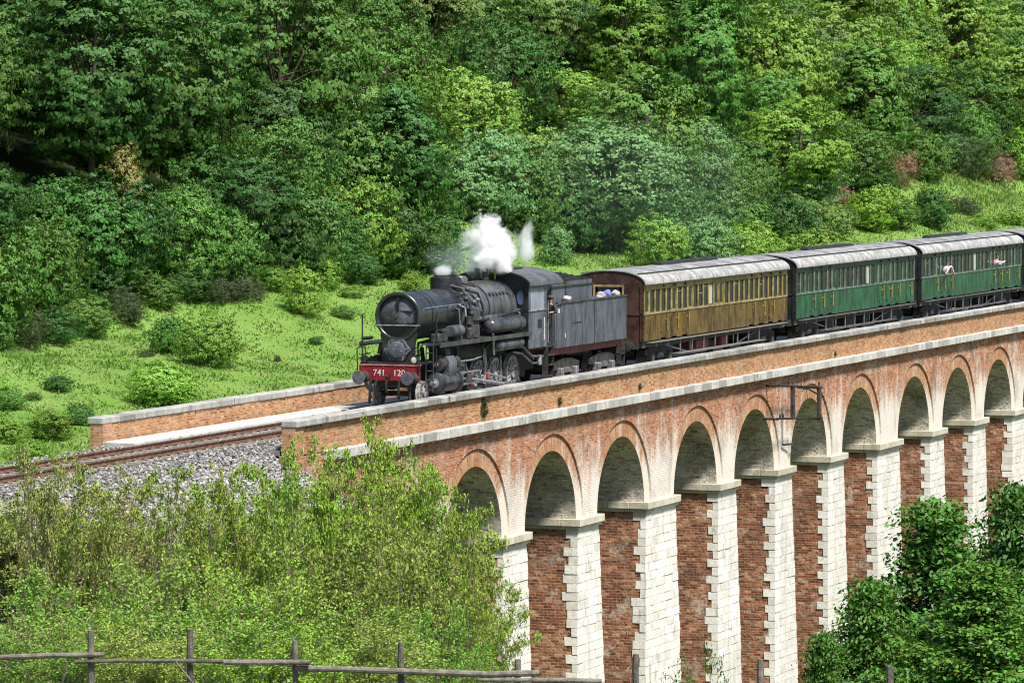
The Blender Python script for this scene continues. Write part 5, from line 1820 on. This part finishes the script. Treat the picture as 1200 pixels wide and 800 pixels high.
def make_sprigs(seed, h, wdt, nstem):
    """long arching shoots with leaves set in small tufts along them"""
    global rng
    rng = np.random.default_rng(seed); random.seed(seed)
    mb = MB(); P = []; N = []
    for i in range(nstem):
        a = random.uniform(0, 6.28); hh = h * random.uniform(.55, 1.0); out = wdt * random.uniform(.35, 1.25)
        dx, dy = math.cos(a), math.sin(a)
        pts = []
        for k in range(7):
            t = k / 6
            pts.append(Vector((dx * out * t ** 1.7, dy * out * t ** 1.7, -.3 + (hh + .3) * (1 - (1 - t) ** 1.6) - .10 * hh * t ** 4)) + Vector((random.uniform(-.06, .06), random.uniform(-.06, .06), 0)))
        mb.tube(pts, [.032, .027, .022, .017, .012, .008, .004], 5, False)
        for k in range(17):
            t = random.uniform(.3, 1.0) * 6; j = min(int(t), 5)
            s = pts[j].lerp(pts[j + 1], t - j)
            b = random.uniform(0, 6.28); ln = random.uniform(.2, .75)
            e = s + Vector((math.cos(b) * ln, math.sin(b) * ln, random.uniform(-.1, .45) * ln))
            mb.tube([s, e], [.009, .003], 4, False)
            for q in range(random.randint(2, 4)):
                c = s.lerp(e, random.uniform(.35, 1.05)); m_ = random.randint(5, 10)
                P.append(np.array(c)[None] + rng.normal(0, .065, (m_, 3))); N.append(rng.normal(size=(m_, 3)) * .8 + np.array([0, -.1, .8]))
    P = np.concatenate(P); N = np.concatenate(N)
    p = Proto(); p.h = h; p.kind = 'sprig'
    p.leaf = leaf_mesh("foliage", P, N, rng.uniform(.08, .16, len(P)), .5, M['leaf'])
    p.trunk = mb.mesh("stems", M['twig'], 60)
    return p


sparse = [make_sprigs(950 + i, 6.2, 2.2, 15) for i in range(4)]
rng = np.random.default_rng(77); random.seed(77)
TH_COL = {'olive': (.235, .31, .055), 'lime': (.23, .345, .045), 'leaf': (.165, .29, .04), 'dull': (.265, .29, .10), 'dark': (.07, .14, .025)}


def thicket(px, py_top, depth, wpx, col, dense, label, name="shrub"):
    p = at_depth(px, py_top, depth)
    q = random.choice(thick if dense else sparse)
    z = ground_z(p.x, p.y) - .15
    hgt = max(2.5, p.z - z)
    k = FPX / depth
    sxy = wpx / k / (2 * (2.9 if dense else 2.0))
    root = empty(name, (p.x, p.y, z), label, "shrub")
    root.rotation_euler = (0, 0, random.uniform(0, 6.28))
    root.scale = (sxy, sxy, hgt / q.h)
    c = link("foliage", q.leaf, root); link("stems", q.trunk, root)
    b = TH_COL[col]
    c.color = tuple(v * random.uniform(.9, 1.12) for v in b) + (1,)
    return root


TK = [
    (20, 572, 112, 190, 'olive', 1, "olive-green twiggy shrub in the left picture corner above the fence end"),
    (120, 562, 116, 190, 'dull', 1, "dull olive shrub with bare twigs below the stone bank"),
    (215, 554, 118, 190, 'olive', 1, "olive-green shrub below the middle of the stone bank"),
    (300, 544, 120, 180, 'leaf', 1, "green shrub just below the end of the near parapet"),
    (378, 520, 122, 170, 'lime', 1, "lime-green shrub hiding the foot of the viaduct's near end"),
    (452, 492, 124, 160, 'lime', 1, "lime-green tall shrub covering the first arch"),
    (515, 532, 122, 120, 'leaf', 1, "leafy shrub reaching up in front of the first open arch"),
    (545, 612, 118, 100, 'olive', 0, "thin open shrub with the white pier showing through"),
    (60, 648, 104, 210, 'leaf', 1, "green shrub behind the first fence post, low at left"),
    (175, 627, 106, 210, 'olive', 1, "olive shrub behind the fence between its first two posts"),
    (285, 612, 108, 210, 'lime', 1, "bright shrub behind the fence right of the second post"),
    (395, 582, 110, 210, 'leaf', 1, "broad green shrub behind the fence around its broken post"),
    (480, 592, 110, 170, 'olive', 1, "olive shrub behind the fourth fence post"),
    (110, 703, 97, 200, 'olive', 1, "low olive shrub touching the lower left fence rail"),
    (260, 693, 98, 210, 'leaf', 1, "low green shrub just over the fence rail between the posts"),
    (420, 688, 99, 200, 'lime', 1, "low bright shrub just over the fence left of the fourth post"),
    (10, 708, 97, 150, 'dull', 1, "low dull shrub at the very left over the fence"),
    (520, 693, 101, 130, 'leaf', 1, "low leafy shrub over the fence before the first brick reveal"),
    (60, 748, 92, 190, 'leaf', 1, "low green shrub under the lower left fence rail"),
    (190, 740, 92, 190, 'olive', 1, "low olive shrub under the fence between the first two posts"),
    (320, 736, 92, 190, 'lime', 1, "low lime-green shrub under the fence near the broken post"),
    (450, 740, 93, 180, 'olive', 1, "low olive shrub under the fence at the fourth post"),
    (560, 723, 106, 90, 'leaf', 0, "small open shrub before the foot of the first white pier"),
    (40, 492, 108, 90, 'dull', 0, "sparse tall sprig rising to the rails at the far left"),
    (135, 507, 110, 90, 'olive', 0, "sparse sprig crossing the stone bank near the parapet's far end pillar"),
    (240, 502, 112, 90, 'olive', 0, "sparse sprig in front of the middle of the stone bank"),
    (345, 477, 113, 90, 'lime', 0, "sparse sprig in front of the near parapet end"),
    (440, 454, 115, 90, 'lime', 0, "tall sparse sprig rising past the parapet below the red buffer beam"),
    (492, 472, 117, 70, 'lime', 0, "thin sprig crossing the ledge next to the tall sprig"),
    (350, 515, 116, 130, 'lime', 0, "airy shrub veiling the brick end of the near parapet"),
    (410, 498, 117, 130, 'lime', 0, "airy lime shrub veiling the start of the pale ledge"),
    (468, 488, 118, 120, 'lime', 0, "airy lime shrub rising highest against the parapet below the engine front"),
    (520, 535, 117, 110, 'olive', 0, "airy olive shrub before the nearest open arch"),
    (20, 540, 111, 120, 'olive', 0, "airy olive shrub below the rails at the picture's left edge"),
    (100, 545, 112, 120, 'olive', 0, "airy olive shrub low on the stone bank, left part"),
    (260, 540, 115, 120, 'lime', 0, "airy lime shrub low on the stone bank, right part"),
    (565, 575, 120, 90, 'lime', 0, "thin light sprig veiling the first pier's pale stones"),
    (590, 660, 122, 80, 'olive', 0, "thin low sprig before the first brick reveal"),
    (75, 505, 109, 100, 'olive', 0, "feathery sprig over the stone bank near the left end"),
    (190, 512, 111, 100, 'olive', 0, "feathery sprig over the stone bank left of its middle"),
    (292, 500, 113, 100, 'lime', 0, "feathery sprig over the stone bank near the near parapet end"),
    (395, 490, 114, 90, 'lime', 0, "feathery sprig before the parapet end brickwork"),
    (545, 560, 116, 80, 'lime', 0, "thin sprig rising before the first clear arch"),
    (816, 722, 150, 120, 'dark', 1, "small shrub growing before the pale pier in the bottom middle"),
]
for a in TK: thicket(*a)

# ------------------------------------------------------------------ maples at the right
def make_maple(seed, h, rad):
    global rng
    rng = np.random.default_rng(seed); random.seed(seed)
    P, N, C = [], [], []
    mb = MB()
    mb.tube([(0, 0, -.5), (.1, .05, h * .3), (-.05, .1, h * .6), (0, 0, h * .97)], [.16, .13, .08, .015], 8)
    nb = 130
    for i in range(nb):
        t = (i + random.random()) / nb
        z = h * (.06 + .90 * t)
        ln = rad * (1.08 - 1.02 * t ** 1.15) * random.uniform(.45, 1.25)
        a = i * 2.399 + random.uniform(-.4, .4)
        s = Vector((0, 0, z))
        e = Vector((math.cos(a) * ln, math.sin(a) * ln, z + ln * random.uniform(.10, .55)))
        mb.tube([s, s.lerp(e, .5) + Vector((0, 0, .05 * ln)), e], [.03 * (1.2 - t), .02 * (1.2 - t), .005], 5, False)
        nsub = max(3, int(ln * 4.2))
        for k in range(nsub):
            f = (k + .6) / nsub
            f = .18 + .82 * f
            c = np.array(s.lerp(e, f))
            sp = .30 * (1.15 - .45 * f)
            m_ = 74
            g = rng.normal(size=(m_, 3)) * np.array([sp, sp, sp * .38])
            P.append(c + g + np.array([0, 0, .02]))
            N.append(rng.normal(size=(m_, 3)) * .55 + np.array([math.cos(a) * .35, math.sin(a) * .35, .85]))
    P = np.concatenate(P); N = np.concatenate(N)
    L = rng.uniform(.085, .155, len(P))
    p = Proto(); p.h = h; p.r = rad
    p.leaf = leaf_mesh("crown", P, N, L, .62, M['leaf']); p.trunk = mb.mesh("trunk", M['bark'], 60)
    return p


maples = [make_maple(31, 10.0, 3.2), make_maple(32, 9.0, 3.4)]
random.seed(12)


def maple(px, py_top, depth, wpx, col, label, k):
    p = at_depth(px, py_top, depth)
    q = maples[k]
    z = ground_z(p.x, p.y) - .1
    kk = FPX / depth
    s = wpx / kk / (2 * q.r)
    root = empty("broadleaf_tree", (p.x, p.y, z), label, "tree")
    root.rotation_euler = (0, 0, random.uniform(0, 6.28))
    root.scale = (s, s, (p.z - z) / q.h)
    c = link("crown", q.leaf, root); link("trunk", q.trunk, root)
    c.color = col + (1,)


maple(1096, 572, 130, 400, (.075, .185, .028), "pointed deep green tree before the right piers, its tip below the ledge", 0)
maple(1190, 558, 136, 330, (.062, .155, .026), "tall deep green tree cut by the right edge before the last pier", 1)
maple(1020, 672, 127, 300, (.08, .185, .028), "lower green tree left of the pointed tree at the foot of the piers", 1)
maple(1150, 650, 120, 400, (.095, .21, .028), "brighter green tree in the lower right corner", 0)
maple(965, 735, 126, 190, (.075, .17, .026), "small green tree at the bottom before the white piers", 1)

# ------------------------------------------------------------------ labels for the plants of the wood
def zone(px, py):
    col = [(120, "at far left"), (270, "above the round bush"), (430, "left of the chimney"), (560, "above the boiler"), (690, "above the cab"), (850, "above the ochre carriage"), (1010, "above the first green carriage"), (1110, "above the second green carriage"), (9999, "at the right end")]
    row = [(70, "topmost"), (170, "high up"), (270, "lower"), (9999, "lowest")]
    c = next(t for v, t in col if px < v); r = next(t for v, t in row if py < v)
    return r, c


ORD = ["first", "second", "third", "fourth", "fifth", "sixth", "seventh", "eighth", "ninth", "tenth", "eleventh", "twelfth"]
bucket = {}
for root, kind, col, h in plants:
    x, y, _ = project((root.location.x, root.location.y, root.location.z + h * .6))
    what = {'broad': "broad", 'tall': "tall", 'feathery': "feathery", 'round': "round", 'bush': "bushy", 'broom': "twiggy"}[kind]
    noun = "tree" if kind not in ('bush', 'broom') else "shrub"
    r, c = zone(x, y)
    bucket.setdefault((what, noun, col, r, c), []).append((x, y, root))
for (what, noun, col, r, c), lst in bucket.items():
    lst.sort(key=lambda t: t[0])
    w_ = GREEN[col][1]
    n = len(lst)
    for i, (x, y, root) in enumerate(lst):
        if n == 1: lab = f"{what} {w_} {noun}, {r} in the wood {c}"
        elif n == 2: lab = f"{['left', 'right'][i]} one of two {r} {what} {w_} {noun}s {c}"
        else: lab = f"{ORD[min(i, 11)]} from left of the {r} {what} {w_} {noun}s {c}"
        root['label'] = lab
        root['group'] = "trees of the wooded slope" if noun == 'tree' else "shrubs along the meadow and wood edge"
# ------------------------------------------------------------------ wooden fence in the foreground
FZ = 80.0
def fp(px, py, dz=0.0):
    return at_depth(px, py, FZ + dz)


org = fp(320, 830)
fence = empty("pole_fence", org, "rough pole fence of grey weathered wood across the bottom foreground", "fence")
random.seed(4)


def flocal(p):
    return p - org


for i, (px, top, wpx) in enumerate(((107, 738, 8), (223, 737, 8), (346, 750, 7), (470, 752, 8), (607, 772, 8), (745, 766, 8), (891, 772, 8), (1043, 780, 9))):
    a = fp(px + random.uniform(-1, 1), 860); b = fp(px, top)
    r = wpx / 2 / (FPX / FZ)
    pts = [a, a.lerp(b, .4) + RIGHT * .01, a.lerp(b, .8) - RIGHT * .006, b]
    mb = MB()
    mb.tube([flocal(p) for p in pts], [r * 1.1, r * 1.02, r, r * .92], 9)
    if i == 2:      # broken, splintered top
        mb.tube([flocal(b - RIGHT * .03), flocal(b + UP * .09 - RIGHT * .06)], [r * .5, .005], 5)
    mb.build("post", M['wood'] if i % 2 == 0 else M['wood_dark'], fence)
for (pts, r, dz) in (([(-120, 771), (0, 769.5), (60, 767.5), (121, 766.5)], 4.0, -.10), ([(88, 775), (150, 773.5), (223, 774), (300, 774.5), (364, 775.5)], 3.3, -.12),
                     ([(262, 775.5), (310, 776), (363, 775)], 3.6, -.22), ([(346, 782.5), (420, 784), (500, 787), (570, 789.5), (632, 788)], 4.4, -.12), ([(560, 796), (660, 796.5), (705, 798)], 4.0, -.14)):
    mb = MB()
    q = [flocal(fp(x, y, dz)) for x, y in pts]
    mb.tube(q, [r * .84 / (FPX / FZ) * random.uniform(.82, 1.1) for _ in q], 9)
    mb.build("rail", M['wood'] if r > 3.5 else M['wood_dark'], fence)
mb = MB(); mb.tube([flocal(fp(206, 775, -.2)), flocal(fp(231, 806, -.2))], .02, 6); mb.build("brace", M['wood'], fence)
mb = MB(); mb.tube([flocal(fp(78, 775, -.2)), flocal(fp(72, 806, -.2))], .022, 6); mb.build("brace", M['wood_dark'], fence)

# ------------------------------------------------------------------ iron bracket on the wall
def wall_pt(px, py, out=0.0):
    return at_y(px, py, YF - out)


o0 = wall_pt(930, 455)
br = empty("iron_bracket", o0, "black iron bracket frame fixed to the brick wall over an arch", "bracket")
def L_(px, py, out): return wall_pt(px, py, out) - o0


for (q, r, nm) in (([(912, 451.5), (963, 453.5)], .055, "upper_arm"), ([(911, 490.5), (963, 489)], .05, "lower_arm"), ([(929, 451), (929, 491)], .10, "upright"), ([(960, 453), (960, 489)], .10, "upright")):
    mb = MB(); mb.tube([L_(*q[0], .55), L_(*q[1], .55)], r, 6); mb.build(nm, M['iron'] if nm != "upright" else M['dark'], br)
mb = MB(); mb.tube([L_(951, 494, .5), L_(940, 508, .4), L_(928, 520, .2), L_(917, 521, .08)], .04, 6); mb.build("stay", M['iron'], br)
mb = MB(); mb.tube([L_(935, 454, .55), L_(948, 456, .55), L_(957, 461, .55)], .035, 6); mb.build("stay", M['iron'], br)
for (x, y) in ((925, 450), (929, 450), (960, 451), (914, 489), (918, 489)):
    mb = MB(); mb.lathe([(0, .04), (.1, .05), (.14, .03), (.15, 0)], L_(x, y, .55), 'z', 8); mb.build("insulator", M['dark'], br)
for (x, y) in ((913, 452), (962, 454), (912, 491), (962, 490)):
    a = L_(x, y, .55); mb = MB(); mb.tube([a, a + Vector((0, .62, 0))], .05, 6); mb.build("wall_tie", M['iron'], br)

# small weeds rooted in the parapet and ledge joints
for (px, py, s) in ((567, 487, .5), (567, 475, .3), (656, 474, .3), (750, 456, .25), (979, 417, .22)):
    p = wall_pt(px, py, .03)
    q = protos['bush'][0]
    root = empty("wall_weed", p + Vector((0, 0, -.1 * s)), {567: "dark weed growing low in the parapet brick joint", 656: "small weed on the ledge above the second open arch", 750: "small weed on the ledge above the third open arch", 979: "small weed on the ledge right of the iron bracket"}[px] if py != 475 else "tiny dark weed just under the coping, over the low weed", "weed")
    root.scale = (s * .3, s * .15, s * .4)
    c = link("foliage", q.leaf, root); c.color = (.03, .05, .012, 1)

# ------------------------------------------------------------------ steam and smoke
def plume(name, loc, size, density, label, scale, lo, hi, col=(.97, .97, .98), stretch=(1, 1, 1), seed=0.0, bend=0.0, bottom=False, soft=.3):
    me = bpy.data.meshes.new(name)
    bm = bmesh.new(); bmesh.ops.create_icosphere(bm, subdivisions=3, radius=1.0)
    bm.to_mesh(me); bm.free()
    m = bpy.data.materials.new(name); m.use_nodes = True
    t = m.node_tree; t.nodes.clear()
    out = t.nodes.new("ShaderNodeOutputMaterial"); v = t.nodes.new("ShaderNodeVolumePrincipled")
    tc = t.nodes.new("ShaderNodeTexCoord")
    ln = t.nodes.new("ShaderNodeVectorMath"); ln.operation = 'LENGTH'; t.links.new(tc.outputs["Object"], ln.inputs[0])
    mp = t.nodes.new("ShaderNodeMapping"); t.links.new(tc.outputs["Object"], mp.inputs[0])
    mp.inputs["Scale"].default_value = (size[0] * stretch[0], size[1] * stretch[1], size[2] * stretch[2]); mp.inputs["Location"].default_value = (seed, seed * 1.7, seed * .6)
    nz = t.nodes.new("ShaderNodeTexNoise"); t.links.new(mp.outputs[0], nz.inputs["Vector"])
    nz.inputs["Scale"].default_value = scale; nz.inputs["Detail"].default_value = 5; nz.inputs["Roughness"].default_value = .62; nz.inputs["Distortion"].default_value = .6
    def mth(op, a, b):
        x = t.nodes.new("ShaderNodeMath"); x.operation = op
        for s_, vv in ((x.inputs[0], a), (x.inputs[1], b)):
            if isinstance(vv, float): s_.default_value = vv
            else: t.links.new(vv, s_)
        return x.outputs[0]
    f = mth('SUBTRACT', 1.0, ln.outputs["Value"])                      # 1 centre .. 0 rim
    k = mth('ADD', mth('MULTIPLY', f, 1.0), mth('MULTIPLY', mth('SUBTRACT', nz.outputs["Fac"], .5), 1.7))
    mr = t.nodes.new("ShaderNodeMapRange"); mr.interpolation_type = 'SMOOTHSTEP'
    t.links.new(k, mr.inputs[0]); mr.inputs[1].default_value = lo; mr.inputs[2].default_value = hi
    rim = t.nodes.new("ShaderNodeMapRange"); t.links.new(f, rim.inputs[0]); rim.inputs[1].default_value = 0.02; rim.inputs[2].default_value = soft
    t.links.new(mth('MULTIPLY', mth('MULTIPLY', mr.outputs[0], rim.outputs[0]), float(density)), v.inputs["Density"])
    v.inputs["Color"].default_value = (*col, 1); v.inputs["Anisotropy"].default_value = .1
    t.links.new(v.outputs[0], out.inputs["Volume"])
    me.materials.append(m)
    o = link(name, me, None, loc)
    o.scale = size
    return tag(o, label, None, None, 'stuff')


def spot(px, py, y=0.0):
    return at_y(px, py, y)


plume("steam_cloud", spot(573, 290, -.1), (1.35, 1.2, 1.75), 9.0, "dense white steam cloud rising in front of the engine cab roof", 1.25, .34, .66, seed=2.0, soft=.15)
plume("steam_wisp", spot(614, 288, .1), (.7, .6, 1.4), 4.0, "thin white steam wisp rising beside the steam cloud over the cab", 2.0, .40, .75, stretch=(1, 1, .55), seed=5.0, soft=.15)
plume("smoke", spot(519, 316, 0), (.42, .42, .30), 3.5, "small white puff over the chimney", 2.5, .15, .5, seed=8.0)
plume("smoke", spot(533, 303, .4), (1.5, 1.4, .9), .16, "faint bluish smoke between chimney and steam cloud", .9, .1, .7, col=(.80, .88, .97), seed=3.0)
plume("smoke", spot(760, 225, 3.0), (13.0, 7.0, 4.5), .0018, "thin drifting bluish smoke over the ochre carriage", .35, .05, .8, col=(.82, .9, .98), seed=11.0)
